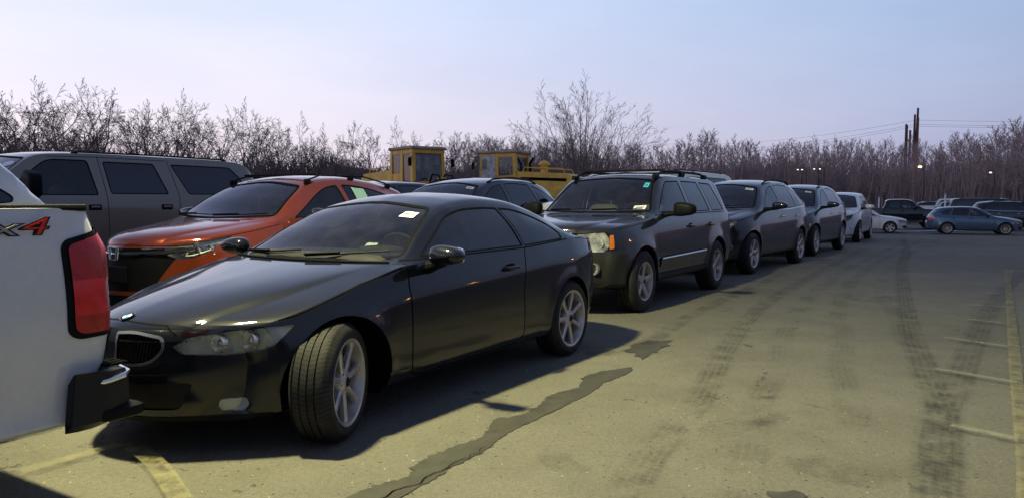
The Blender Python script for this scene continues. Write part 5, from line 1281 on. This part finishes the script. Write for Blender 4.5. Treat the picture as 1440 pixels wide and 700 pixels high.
def vegetation():
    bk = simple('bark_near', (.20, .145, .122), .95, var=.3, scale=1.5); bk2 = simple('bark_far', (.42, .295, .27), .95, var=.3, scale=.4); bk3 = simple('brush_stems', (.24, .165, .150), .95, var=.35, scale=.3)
    M['bark'] = bk
    rg = random.Random(8)
    oaks = [make_tree('bare_tree', 100+i, 12, OAK, bk, None) for i in range(5)]
    # treeline along the left and middle: (pixel x, top y)
    spots = []; x = -30
    while x < 760:
        spots.append(x); x += rg.uniform(21, 42)
    tops = [(-60, 128), (0, 130), (60, 122), (110, 118), (160, 130), (200, 132), (260, 140), (320, 152), (370, 155), (410, 150), (450, 178), (500, 174), (550, 166), (600, 180), (650, 182), (700, 180), (780, 190)]
    words = ['tall spreading', 'crooked', 'slender forked', 'broad rounded', 'leaning']
    n = 0
    for px in spots:
        top = float(pchip([t[0] for t in tops], [t[1] for t in tops], [px])[0])+rg.uniform(6, 24); y = rg.uniform(72, 96); xx = (px-720)/1060*y; h = (283-top)/1060*y+1.7; i = rg.randrange(5)
        o = oaks[n] if n < 5 else copy_tree(oaks[i]); i = n if n < 5 else i; o.location = (xx, y, gz(xx, y)); s = h/11.6; o.scale = (s*rg.uniform(.85, 1.1),)*2+(s,); o.rotation_euler = (0, 0, rg.uniform(0, 6.28))
        tag(o, 'bare %s tree in the dark treeline behind the %s' % (words[i], 'grey van and white SUV' if px < 350 else ('orange crossover' if px < 520 else 'yellow loaders')), 'tree', 'bare trees of the treeline'); n += 1
    for k in range(34):
        px = -40+800*(k+rg.random())/34; top = float(pchip([t_[0] for t_ in tops], [t_[1] for t_ in tops], [px])[0])+rg.uniform(34, 58); y = rg.uniform(98, 112); xx = (px-720)/1060*y; h = (283-top)/1060*y+1.7
        o = copy_tree(oaks[rg.randrange(5)]); o.location = (xx, y, gz(xx, y)); s = h/11.6; o.scale = (s*1.15, s*1.15, s); o.rotation_euler = (0, 0, rg.uniform(0, 6.28)); tag(o, 'lower bare tree of the second row behind the left treeline', 'tree', 'second row of bare trees at left')
    lone = fan_tree('lone_tree', 12, 12.0, bk, 'tall bare many-branched tree standing alone behind the second yellow loader', 'tree'); lone.location = ((816-720)/1060*60, 60, gz(5, 60)); lone.scale = (.94, .94, .88)
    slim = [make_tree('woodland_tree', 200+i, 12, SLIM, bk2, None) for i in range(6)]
    rt = [(700, 205), (860, 215), (930, 218), (975, 200), (1020, 208), (1060, 216), (1130, 212), (1200, 212), (1260, 212), (1330, 205), (1380, 196), (1440, 184), (1520, 180)]
    n = 0
    for row, (y0, cnt) in enumerate(((112, 74), (128, 78), (146, 80))):
        for k in range(cnt):
            px = 640+(1520-640)*(k+rg.random())/cnt; top = float(pchip([t[0] for t in rt], [t[1] for t in rt], [px])[0])+rg.uniform(-9, 16)+row*1; y = y0+rg.uniform(-7, 7); xx = (px-720)/1060*y; h = (283-top)/1060*y+1.9; i = rg.randrange(6)
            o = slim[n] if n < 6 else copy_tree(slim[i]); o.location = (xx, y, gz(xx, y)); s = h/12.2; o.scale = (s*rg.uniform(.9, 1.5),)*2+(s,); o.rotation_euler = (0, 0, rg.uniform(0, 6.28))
            tag(o, 'bare brown tree in the far woods behind the rows of parked cars', 'tree', 'bare trees of the far woods'); n += 1
    hl = lambda x: 6.6
    scrub('undergrowth', -75, 8, lambda x: 84+.05*x, lambda x: max(6.4, 6.4-(x+20)*.055)+.7*math.sin(x*.21)+.5*math.sin(x*.83), 11000, bk3, 5, 'dense dark brushwood below the left treeline', .035, 12)
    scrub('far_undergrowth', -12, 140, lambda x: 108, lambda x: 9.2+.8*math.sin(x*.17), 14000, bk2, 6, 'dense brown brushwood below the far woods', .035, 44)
    # the wooded bank behind everything
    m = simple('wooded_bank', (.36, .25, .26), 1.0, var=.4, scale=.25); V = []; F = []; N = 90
    for i in range(N+1):
        a = R(-75+150*i/N); r = 175; x, y = r*math.sin(a), r*math.cos(a)+0
        h = 7.5+1.2*math.sin(i*.7)+.8*math.sin(i*1.9)
        for (dr, z) in ((-6, -1), (-3, h*.75), (0, h), (18, h+1), (40, -1)): V.append((x*(r+dr)/r, y*(r+dr)/r, z))
    for i in range(N):
        for j in range(4): F.append((i*5+j, i*5+5+j, i*5+6+j, i*5+j+1))
    tag(meshobj('hillside', V, F, m, None, True), kind='structure')
    # woods on the other side of the lot, behind the photographer (they show in the paint)
    scrub('rear_woods', -90, 110, lambda x: -62, lambda x: 9, 2600, bk3, 9, 'bare woods on the far side of the lot', .09, 14)
# ---- loaders
def loader(loc, rz, label, flip, sc=1, name='wheel_loader', tall=1):
    """x forwards; old yellow articulated loader"""
    t = empty(name, loc, rz, label, 'loader', 'yellow wheel loaders'); t.scale = (sc,)*3
    Y = M['loader_paint']; K = M['plastic']; m = MB()
    m.prism(rnd([(-3.3, 1.0), (-3.3, 2.45), (-3.05, 2.62), (-.75, 2.74), (-.75, 1.0)], .08, 2), -.72, .72); m.build('engine_hood', Y, t)
    m = MB(); m.box((-3.32, 0, 1.85), (.06, 1.2, 1.1)); m.build('rear_grille', K, t)
    m = MB(); m.box((-2.0, 0, .95), (2.9, 1.3, .5), bev=.05); m.build('rear_frame', Y, t)
    m = MB()
    for s in (-1, 1): m.tube([(-2.9, s*.55, 2.6), (-2.8, s*.55, 2.82), (-1.1, s*.55, 2.9), (-1.0, s*.55, 2.7)], .022, 6)
    m.build('hand_rail', Y, t, True)
    m = MB(); m.tube([(-1.9, .35, 2.5), (-1.9, .35, 2.98)], .16, 14); m.lathe([(0, 3.18), (.12, 3.16), (.24, 3.07), (.25, 2.99), (.16, 2.97)], 18, 'z', (-1.9, .35, 0)); m.build('air_intake', Y, t, True)
    m = MB(); m.tube([(-.95, -.45, 2.3), (-.95, -.45, 3.1), (-1.12, -.45, 3.35)], .06, 10); m.build('exhaust_pipe', K, t, True)
    # cab: posts, sills, roof, panes
    m = MB(); x0, x1, w, z0, z1 = -.75, .85, .72, 2.0, 3.5
    for s in (-1, 1):
        for (xa, xb) in ((x0, x0+.02), (x1, x1-.10), (.08, .05)): m.tube([(xa, s*w, z0-.6), (xb, s*(w-.04), z1)], .105, 4)
    for s in (-1, 1):
        m.box(((x0+x1)/2, s*w, 1.75), (x1-x0, .08, .75)); m.box((x0+.42, s*w, 2.32), (.8, .06, .50)); m.box(((x0+x1)/2, s*(w-.02), 3.42), (x1-x0, .09, .16)); m.box((x1-.02, 0, 3.42), (.09, 2*w, .14)); m.box((x0+.02, 0, 3.42), (.09, 2*w, .14))
    m.box((x1, 0, 1.85), (.08, 2*w, .8)); m.box((x0, 0, 1.75), (.06, 2*w, .9)); m.build('cab_frame', Y, t)
    m = MB(); m.box(((x0+x1)/2-.02, 0, z1+.05), (x1-x0+.26, 2*w+.2, .13), bev=.045); m.box((x0+.5, 0, z1+.15), (.7, .8, .07), bev=.02); m.build('cab_roof', M['loader_roof'], t)
    for nm, a, b in (('front_pane', (x1-.03, 0), (.012, 2*w-.18)), ('rear_pane', (x0+.01, 0), (.012, 2*w-.18))):
        m = MB(); m.box((a[0], 0, 2.85), (b[0], b[1], 1.2), Matrix.Rotation(R(-4 if a[0] > 0 else 0), 3, 'Y')); m.build(nm, M['glass_cab'], t)
    for s in (-1, 1):
        m = MB(); m.prism(rnd([(.12, 2.2), (.12, 3.38), (.70, 3.38), (.76, 2.2)], .06, 2), s*w-.006, s*w+.006); m.build('door_pane', M['glass_cab'], t)
        m = MB(); m.prism(rnd([(-.68, 2.58), (-.68, 3.36), (-.02, 3.36), (-.02, 2.58)], .08, 2), s*w-.006, s*w+.006); m.build('side_pane', M['glass_cab'], t)
        m = MB(); m.lathe([(0, .0), (.07, .0), (.085, .04), (.085, .1), (0, .13)], 14, 'x', (x1+.03, s*.62, 2.22)); m.build('work_lamp', M['lampgrey'], t, True)
        m = MB(); m.tube([(x1, s*(w+.02), 3.2), (x1+.18, s*(w+.26), 3.15)], .015, 6); m.box((x1+.2, s*(w+.28), 2.98), (.04, .16, .32), bev=.015); m.build('cab_mirror', K, t)
    m = MB(); m.superell((-.3, 0, 2.15), (.28, .3, .1), .5, .5); m.superell((-.5, 0, 2.6), (.09, .28, .4), .5, .5); m.build('seat', M['cabin'], t, True)
    m = MB(); m.tube([(.45, 0, 2.1), (.3, 0, 2.55)], .04, 6); m.lathe([(.17, -.01), (.2, 0), (.17, .01)], 18, 'z', (.28, 0, 2.6), close=True); m.build('steering_wheel', K, t)
    # front frame, fenders, arms, bucket
    m = MB(); m.box((1.9, 0, 1.25), (1.9, .95, .9), bev=.08); m.build('front_frame', Y, t)
    for s in (-1, 1):
        m = MB(); m.prism([(.95, 1.75), (1.15, 2.0), (2.3, 2.0), (2.65, 1.7), (2.65, 1.64), (2.28, 1.93), (1.17, 1.93), (.97, 1.7)], s*.55, s*1.25); m.build('fender', Y, t)
        m = MB(); m.prism([(1.5, 2.05), (1.9, 2.15), (3.1, 1.5), (4.0, .75), (3.85, .55), (3.0, 1.15), (1.6, 1.8)], s*.42, s*.54); m.build('lift_arm', Y, t)
        m = MB(); m.tube([(1.35, s*.3, 1.5), (2.4, s*.48, 1.3)], .075, 10); m.tube([(2.4, s*.48, 1.3), (3.1, s*.48, 1.2)], .04, 10); m.build('hydraulic_ram', M['steel'], t, True)
        m = MB(); m.tube([(1.2, s*.25, 2.05), (1.55, s*.3, 2.5), (2.0, s*.3, 2.45), (2.3, s*.35, 1.95)], .035, 6); m.build('hydraulic_hose', K, t, True)
    m = MB(); m.box((1.75, .0, 2.25), (.28, .3, .25), bev=.03); m.build('valve_block', Y, t)
    m = MB(); pr = [(3.9, 1.15), (3.85, .6), (4.0, .18), (4.9, .08), (5.0, .12), (4.15, .26), (3.98, .62), (4.02, 1.15)]; m.prism(pr, -1.3, 1.3); m.build('bucket', Y, t)
    for x in (-1.9, 1.8):
        for s in (-1, 1):
            m = MB(); m.lathe([(.38, -.24), (.5, -.28), (.82, -.27), (.88, -.2), (.90, -.1), (.90, .1), (.88, .2), (.82, .27), (.5, .28), (.38, .24)], 28, 'y', (x, s*.98, .90))
            for k in range(24):
                a = 2*math.pi*k/24; m.box((x+.9*math.cos(a), s*.98+.11*(1 if k % 2 else -1), .9+.9*math.sin(a)), (.07, .26, .08), Matrix.Rotation(-a, 3, 'Y'))
            w_ = m.build('wheel', M['rubber'], t); m = MB(); m.lathe([(0, .06), (.2, .06), (.24, .14), (.36, .2), (.40, .26), (.40, -.26), (0, -.1)], 24, 'y', (x, s*.98, .90)); m.build('rim', Y, w_, True)
    return t
def dozer(loc, rz, label):
    """second machine: cab with weathered white door panel at its front-left, long engine hood behind it"""
    t = loader(loc, rz, label, False); return t
# ---- poles and lights
def poles():
    t = empty('utility_poles', ((1281-720)/1060*200, 200, gz(100, 200)), 0, 'cluster of tall rusty brown poles rising above the far woods', 'utility poles')
    for k, (dx, dy, top, lean) in enumerate(((-1.05, 0, 20.5, .002), (-.62, 3, 22.4, .004), (-.2, -2, 23.6, .004), (.02, 0, 24.6, .004), (.30, 0, 26.3, .022), (-.85, 2, 22.0, .0))):
        m = MB(); m.tube([(dx, dy, -.5), (dx+lean*top, dy, top)], [.40, .27], 8); m.build('pole', M['rust'], t, True)
    for k, (z0, px, yy, z1) in enumerate(((21.5, 900, 330, 24), (21.0, 900, 330, 22), (22.6, 900, 330, 27))):
        a = Vector(((1284-720)/1060*200, 200, z0)); b = Vector(((px-720)/1060*yy, yy, z1)); pts = [a.lerp(b, q)-Vector((0, 0, 9*4*q*(1-q)*.35)) for q in np.linspace(0, 1, 14)]
        m = MB(); m.tube(pts, .032, 4, False); o = m.build('power_line', M['cladding']); tag(o, 'thin overhead wire running left from the tall pole cluster', 'power line', 'overhead wires on the left of the pole cluster')
        b = Vector((230, 190, z0+2)); pts = [a.lerp(b, q)-Vector((0, 0, 4*q*(1-q)*1.6)) for q in np.linspace(0, 1, 12)]; m = MB(); m.tube(pts, .032, 4, False); o = m.build('power_line', M['cladding']); tag(o, 'thin overhead wire running right from the tall pole cluster', 'power line', 'overhead wires on the right of the pole cluster')
    def far_lamp(px, py, y, r, mat, lab, arm=.6):
        x = (px-720)/1060*y; z = 1.32+(283-py)/1060*y; g_ = gz(x, y); t = empty('street_lamp', (x, y, g_), 0, lab, 'street lamp', 'distant street lamps'); h = z-g_
        m = MB(); m.tube([(arm, 0, 0), (arm, 0, h+.2), (0, 0, h+.3)], .035, 6); m.build('pole', M['cladding'], t); m = MB(); m.superell((0, 0, h), (r*1.4, r, r*.7), .8, .8, 12, 8); m.build('lamp_head', M[mat], t, True)
    far_lamp(1291, 235, 105, .17, 'lamp_warm', 'amber glowing street lamp in front of the far woods, the brightest one'); far_lamp(1390, 243, 105, .12, 'lamp_cool', 'small white street lamp glowing at the right of the far woods')
    for px, py, w in ((1120, 239, 'leftmost'), (1126, 239, 'second from left'), (1143, 238, 'third from left'), (1151, 238, 'fourth from left')): far_lamp(px, py, 104, .08, 'lamp_cool', 'small pale street lamp in the far woods, %s of four' % w)
    for px, y, h, lab in ((1235, 70, 1.9, 'thin white marker post just right of the white crossover'), (1328, 62, 2.1, 'thin white marker post behind the blue wagon'), (1375, 75, 1.6, 'short grey marker post behind the dark cars at right')):
        x = (px-720)/1060*y; t = empty('marker_post', (x, y, gz(x, y)), 0, lab, 'post'); m = MB(); m.tube([(0, 0, 0), (0, 0, h+.2)], .07, 8); m.build('post', M['paper'] if 'white' in lab else M['steel'], t, True); m = MB(); m.superell((0, 0, h+.24), (.09, .09, .05), 1, 1, 10, 6); m.build('post_cap', M['steel'], t, True)
    # low pale building glimpsed through the trunks
    t = empty('low_building', ((1215-720)/1060*165, 160, gz(60, 160)), 0, 'long low pale building glimpsed through the far woods', 'building'); m = MB(); m.box((0, 0, 3.2), (34, 6, 5.2)); m.build('wall', M['pale_wall'], t); m = MB(); m.box((0, 0, 5.95), (35, 7, .3)); m.build('roof', M['cladding'], t)
    for k in range(8):
        m = MB(); m.box((-14+4*k, -3.02, 4.4), (1.4, .06, .8)); m.build('window', M['lit_window'] if k in (1, 2, 5) else M['glass_dark'], t)
# ------------------------------------------------------------ camera, sky and light
def world():
    sc = bpy.context.scene; w = bpy.data.worlds.new('World'); sc.world = w; w.use_nodes = True; nt = w.node_tree
    for n in list(nt.nodes): nt.nodes.remove(n)
    out = nt.nodes.new('ShaderNodeOutputWorld'); add = nt.nodes.new('ShaderNodeAddShader')
    b1 = nt.nodes.new('ShaderNodeBackground'); b2 = nt.nodes.new('ShaderNodeBackground')
    sky = nt.nodes.new('ShaderNodeTexSky'); sky.sky_type = 'NISHITA'; sky.sun_disc = False
    sky.sun_elevation = R(1.0); sky.sun_rotation = R(-62); sky.air_density = 1.2; sky.dust_density = 1.0; sky.ozone_density = 3
    lk(nt, sky.outputs[0], b1.inputs[0]); b1.inputs[1].default_value = .05
    tc = nt.nodes.new('ShaderNodeTexCoord'); sp = nt.nodes.new('ShaderNodeSeparateXYZ'); lk(nt, tc.outputs['Generated'], sp.inputs[0])
    # dusk gradient: bright rose-white towards the set sun, cool blue away from it, paler at the horizon
    dot = nt.nodes.new('ShaderNodeVectorMath'); dot.operation = 'DOT_PRODUCT'; lk(nt, tc.outputs['Generated'], dot.inputs[0]); dot.inputs[1].default_value = (math.sin(R(-62)), math.cos(R(-62)), 0)
    warm = ramp(nt, sp.outputs[2], [(0, (.94, .76, .82)), (.07, (.95, .84, .92)), (.26, (.78, .83, 1.04)), (.42, (.40, .45, .70)), (.6, (.22, .26, .44)), (1, (.12, .14, .25))])
    cool = ramp(nt, sp.outputs[2], [(0, (.42, .38, .53)), (.08, (.41, .44, .63)), (.26, (.37, .51, .74)), (.42, (.24, .33, .52)), (.6, (.16, .21, .35)), (1, (.10, .13, .24))])
    back = ramp(nt, sp.outputs[2], [(0, (.11, .11, .18)), (.10, (.13, .16, .28)), (.3, (.15, .20, .36)), (1, (.10, .13, .24))])
    mp = nt.nodes.new('ShaderNodeMapRange'); mp.inputs[1].default_value = -.0; mp.inputs[2].default_value = .95; lk(nt, dot.outputs['Value'], mp.inputs[0])
    mp2 = nt.nodes.new('ShaderNodeMapRange'); mp2.inputs[1].default_value = -.75; mp2.inputs[2].default_value = -.02; lk(nt, dot.outputs['Value'], mp2.inputs[0])
    m0 = nt.nodes.new('ShaderNodeMix'); m0.data_type = 'RGBA'; lk(nt, mp2.outputs[0], m0.inputs[0]); lk(nt, back.outputs[0], m0.inputs[6]); lk(nt, cool.outputs[0], m0.inputs[7])
    mx = nt.nodes.new('ShaderNodeMix'); mx.data_type = 'RGBA'; lk(nt, mp.outputs[0], mx.inputs[0]); lk(nt, m0.outputs[2], mx.inputs[6]); lk(nt, warm.outputs[0], mx.inputs[7])
    mpg = nt.nodes.new('ShaderNodeMapping'); mpg.inputs['Scale'].default_value = (1, 1, 3.2); lk(nt, tc.outputs['Generated'], mpg.inputs[0]); n = noise(nt, 1.9, 6, .6, vec=mpg.outputs[0]); rr = ramp(nt, n.outputs[0], [(.3, (.90, .92, .95)), (.7, (1.06, 1.04, 1.02))])
    ml = nt.nodes.new('ShaderNodeMix'); ml.data_type = 'RGBA'; ml.blend_type = 'MULTIPLY'; ml.inputs[0].default_value = 1
    lk(nt, mx.outputs[2], ml.inputs[6]); lk(nt, rr.outputs[0], ml.inputs[7])
    lk(nt, ml.outputs[2], b2.inputs[0]); b2.inputs[1].default_value = 1.08
    lk(nt, b1.outputs[0], add.inputs[0]); lk(nt, b2.outputs[0], add.inputs[1]); lk(nt, add.outputs[0], out.inputs[0])
def camera():
    cam = bpy.data.cameras.new('camera'); cam.sensor_width = 36; cam.lens = 1060/1440*36; cam.clip_end = 4000; cam.clip_start = .05
    o = bpy.data.objects.new('camera', cam); COL.objects.link(o); o.location = (0, 0, 1.32); o.rotation_euler = (R(90-3.6), 0, 0)
    sc = bpy.context.scene; sc.camera = o; sc.view_settings.view_transform = 'Standard'; sc.view_settings.look = 'None'
    sc.view_settings.exposure = 0; sc.view_settings.gamma = 1
    sc.render.engine = 'CYCLES'; sc.cycles.max_bounces = 8; sc.cycles.transparent_max_bounces = 12
    sc.render.resolution_x = 1024; sc.render.resolution_y = 497
def lamp_post(loc, rz, head=(0, 0, 6), col=(1, .9, .55), power=600, arm=1.6, label='', hgt=6.2, aim=(0, 0, 0), spot=165, group=None, tilt=(0, 0)):
    t = empty('lamp_post', loc, rz, label, 'lamp post', group)
    m = MB(); m.tube([(0, 0, 0), (0, 0, hgt)], [.09, .05], 12); m.box((0, 0, .15), (.4, .4, .3), bev=.03); m.build('pole', M['steel'], t, True)
    m = MB(); m.tube([(0, 0, hgt-.1), (arm*.5, 0, hgt+.02), (arm-.2, 0, hgt)], .03, 8); m.build('arm', M['steel'], t, True)
    m = MB(); m.superell((arm, 0, hgt), (.34, .2, .09), .5, .5); h = m.build('lamp_head', M['cladding'], t, True)
    m = MB(); m.superell((arm, 0, hgt-.085), (.24, .14, .02), .5, .5); m.build('lamp_lens', M['lamp_glow_'+('w' if col[2] > .3 else 'o')], h, True)
    l = bpy.data.lights.new('floodlight', 'SPOT'); l.energy = power; l.color = col; l.shadow_soft_size = .2; l.spot_size = R(spot); l.spot_blend = .55
    lo = bpy.data.objects.new('floodlight', l); COL.objects.link(lo); lo.parent = t; lo.location = (arm, 0, hgt-.24); lo.rotation_euler = (tilt[0], tilt[1], 0)
    return t
mats(); tyre_mats(); M['badge_blue'] = simple('badge_blue', (.05, .25, .6), .3)
M['lamp_glow_w'] = emit('lamp_glow', (1, .92, .6), 18); M['lamp_glow_o'] = emit('sodium_glow', (1, .42, .06), 480)
M['lamp_warm'] = emit('amber_lamp', (1, .62, .18), 9); M['lamp_cool'] = emit('white_lamp', (1, .93, .8), 2.2); M['lit_window'] = emit('lit_window', (1, .8, .5), .6)
M['bumper_grey'] = simple('bumper_grey', (.020, .020, .021), .55, spec=.15, bump=.05, bscale=200); M['bumper_black'] = simple('bumper_black', (.008, .009, .013), .4, spec=.3, bump=.04, bscale=260)
M['mint'] = simple('mint_paper', (.32, .52, .45), .6, var=.03); M['piano'] = simple('gloss_black_trim', (.006, .006, .007), .12, 0, coat=1); M['red_dim'] = simple('red_outer_lens', (.40, .004, .005), .3, 0, coat=.3, var=.2, scale=20)
M['rust'] = simple('rusty_pole', (.12, .055, .04), .9, var=.3); M['pale_wall'] = simple('pale_wall', (.35, .33, .34), .9); M['loader_roof'] = simple('loader_roof', (.42, .30, .22), .7, var=.3, scale=3); M['glass_cab'] = glassmat('loader_glass', (.7, .75, .75), 1.6, .10)
M['lampsilver'] = simple('bright_reflector', (.85, .85, .80), .25, 0, coat=1); M['lampmid'] = simple('grey_lamp_housing', (.50, .50, .46), .3, .2, coat=1, var=.3, scale=12); M['intake_mesh'] = simple('dark_intake_mesh', (.006, .006, .007), .45, spec=.25, bump=.4, bscale=120); M['trim'] = simple('black_rubber_trim', (.004, .004, .005), .7, spec=.06); M['snow'] = simple('old_snow', (.55, .58, .66), .8, bump=.6, bscale=12)
world(); camera()
D0 = R(31.6)
dv = Vector((math.sin(D0), math.cos(D0), 0)); nv = Vector((math.cos(D0), -math.sin(D0), 0)); A0 = Vector((-.961, 4.016, 0))
def at(s, n): return A0+dv*s+nv*n
def G(x, y): return (x, y, gz(x, y))
g = ground(); marks(g); vegetation(); poles()
coupe().finish(at(-.74, -.885), D0)
jeep().place((1.55, 8.911), (3.147, 11.404), .925)
crossover('dark_crossover', 'dark_paint', 'dark rounded crossover with white windshield sticker, first car behind the boxy grey SUV', wheelst=('five', 6)).place((4.466, 13.785), (6.164, 16.121), .985)
crossover('navy_crossover', 'navy_paint', 'dark blue rounded crossover parked right in front of the white crossover', wheelst=('split', 6)).place((7.364, 18.234), (9.14, 20.793), .985)
crossover('white_crossover', 'white_paint', 'white crossover with body-coloured mirrors, last car of the near row', wheelst=('five', 5), rail=False, chromeline=False, stickers=False, lampst=0, tint='glass_tint').place((11.211, 24.267), (12.736, 26.73), .985, .925)
hs = small_suv(); hs.root.scale = (1.03,)*3; hs.finish((-3.86, 7.3, 0), R(27))
pickup().finish(at(-6.92, -1.09), D0)
gv = big_van('grey_van', 'van_paint', 'long taupe grey full-size SUV with dark rear windows behind the orange crossover', 'suv'); gv.root.scale = (1.02, 1.02, 1.03); gv.finish((-8.2, 8.5, 0), R(33.5))
crossover('blue_crossover', 'navy_paint', 'dark blue crossover with bright window trim between the coupe and the yellow loaders', detail=True).finish(at(6.15, -5.3), D0)
crossover('black_crossover', 'dark_paint', 'black car with only its rounded roof showing, between the orange crossover and the left loader', detail=False, rail=False, stickers=False).finish(at(6.7, -8.3), D0)
wc = crossover('white_crossover', 'white_paint', 'white crossover tail end seen over the pickup bed, in front of the grey van', detail=False, rail=False, stickers=False); wc.root.scale = (1.04,)*3; wc.finish(at(-4.62, -4.6), D0)
big_van('white_van', 'white_paint', 'long white van whose roof shows above the boxy grey SUV', 'van', detail=False).finish((.9, 13.2, 0), R(38))
lowcar('blue_wagon', 'blue_paint', 'metallic blue hatchback wagon parked side-on at the right edge', True, wheelst=('thin', 12)).finish(G(26.6, 39.3), R(-68))
lowcar('white_sedan', 'white_paint', 'low white sedan nosing out from behind the white crossover', False, wheelst=('five', 5)).finish(G(21.8, 41.6), R(-68))

M['door_white'] = simple('peeling_white_panel', (.55, .52, .50), .8, var=.5, scale=5)
loader(G(-3.45, 27.5), R(-50), 'old yellow wheel loader with cab window facing right, left of the two', False, .9)
l2 = loader(G(-.25, 28.5), R(157), 'old yellow wheel loader with peeling white door panel, right of the two', True, .88)
m = MB(); m.box((.44, .765, 2.65), (.62, .03, 1.5)); dp = m.build('door_panel', M['door_white'], l2); m = MB(); m.box((.62, .79, 3.05), (.2, .02, .4)); m.build('door_window', M['glass_dark'], dp)
m = MB(); m.prism([(-3.0, 2.3), (-3.0, 2.42), (-1.0, 2.5), (-1.0, 2.38)], .722, .735); m.build('hood_slot', M['gap'], l2)
# ---- the rows at the far side of the lot
bp = pickup(); bp.root.name = 'black_pickup'; tag(bp.root, 'tall black pickup truck behind the white sedan', 'pickup truck'); bp.finish(G(27.2, 47.2), R(-68))
def recolour(c, mat, skip=()):
    old = c.mat
    for o in c.root.children_recursive:
        if o.type == 'MESH':
            for i, m_ in enumerate(o.data.materials):
                if m_ == old: o.data.materials[i] = M[mat]
recolour(bp, 'black_paint'); M['black_paint_dummy'] = None
dc = crossover('dark_crossover', 'dark_paint', 'black crossover with bright window outline behind the nose of the blue wagon', detail=False, stickers=False); dc.finish(G(32.6, 44.2), R(-70))
big_van('dark_suv', 'dark_paint', 'large black SUV in the row behind the blue wagon', 'suv', detail=False).finish(G(35.6, 50.5), R(-68))
lc = lowcar('white_sedan', 'white_paint', 'white sedan roof between the black pickup and the blue wagon', False, detail=False).finish(G(32.3, 57.5), R(-60))
wp = copy_tree(bpy.data.objects['pickup_truck']); wp.name = 'white_pickup'; tag(wp, 'distant white pickup truck above the roof of the blue wagon', 'pickup truck'); wp.location = G(42.6, 68); wp.scale = (1.06,)*3; wp.rotation_euler = (0, 0, R(90)-R(-58))
dk = copy_tree(dc.root); tag(dk, 'dark crossover in the far row just right of the white crossover'); dk.location = G(37.0, 74); dk.rotation_euler = (0, 0, R(90+66)); 
for k, (px, y, lab) in enumerate(((1368, 72, 'dark distant crossover directly right of the distant white pickup'), (1408, 66, 'dark distant crossover at the far right in the back row'))):
    q = copy_tree(dc.root); tag(q, lab); x = (px-720)/1060*y; q.location = G(x, y); q.rotation_euler = (0, 0, R(90+64+6*k))
rgx = random.Random(2); sn = []
for (x, y, r1, r2) in ((22.4, 43.0, 1.3, .5), (24.6, 43.4, 1.5, .4), (29.5, 40.6, 1.2, .35)):
    pts = [(x+r1*math.cos(t)*(1+rgx.uniform(-.2, .2)), y+r2*math.sin(t)*(1+rgx.uniform(-.2, .2))) for t in np.linspace(0, 2*math.pi, 24)[:-1]]
    o = flat_poly('snow_patch', pts, M['snow'], g, .036)
lamp_post((-4.6, 3.0, 0), R(28), label='grey steel lamp post with a floodlight, standing left of the parked cars', arm=2.6, power=4000, col=(1, .945, .49), spot=130, tilt=(R(-11), R(-44)))
for (x, y, lab) in ((38, 16, 'nearest'), (45, 24, 'middle'), (36, 27, 'farthest')):
    lamp_post(G(x, y), R(200), label='steel lamp post with an orange sodium lamp beyond the right edge, %s of three' % lab, arm=1.5, power=260, col=(1, .5, .12), hgt=5.2, group='sodium lamp posts')
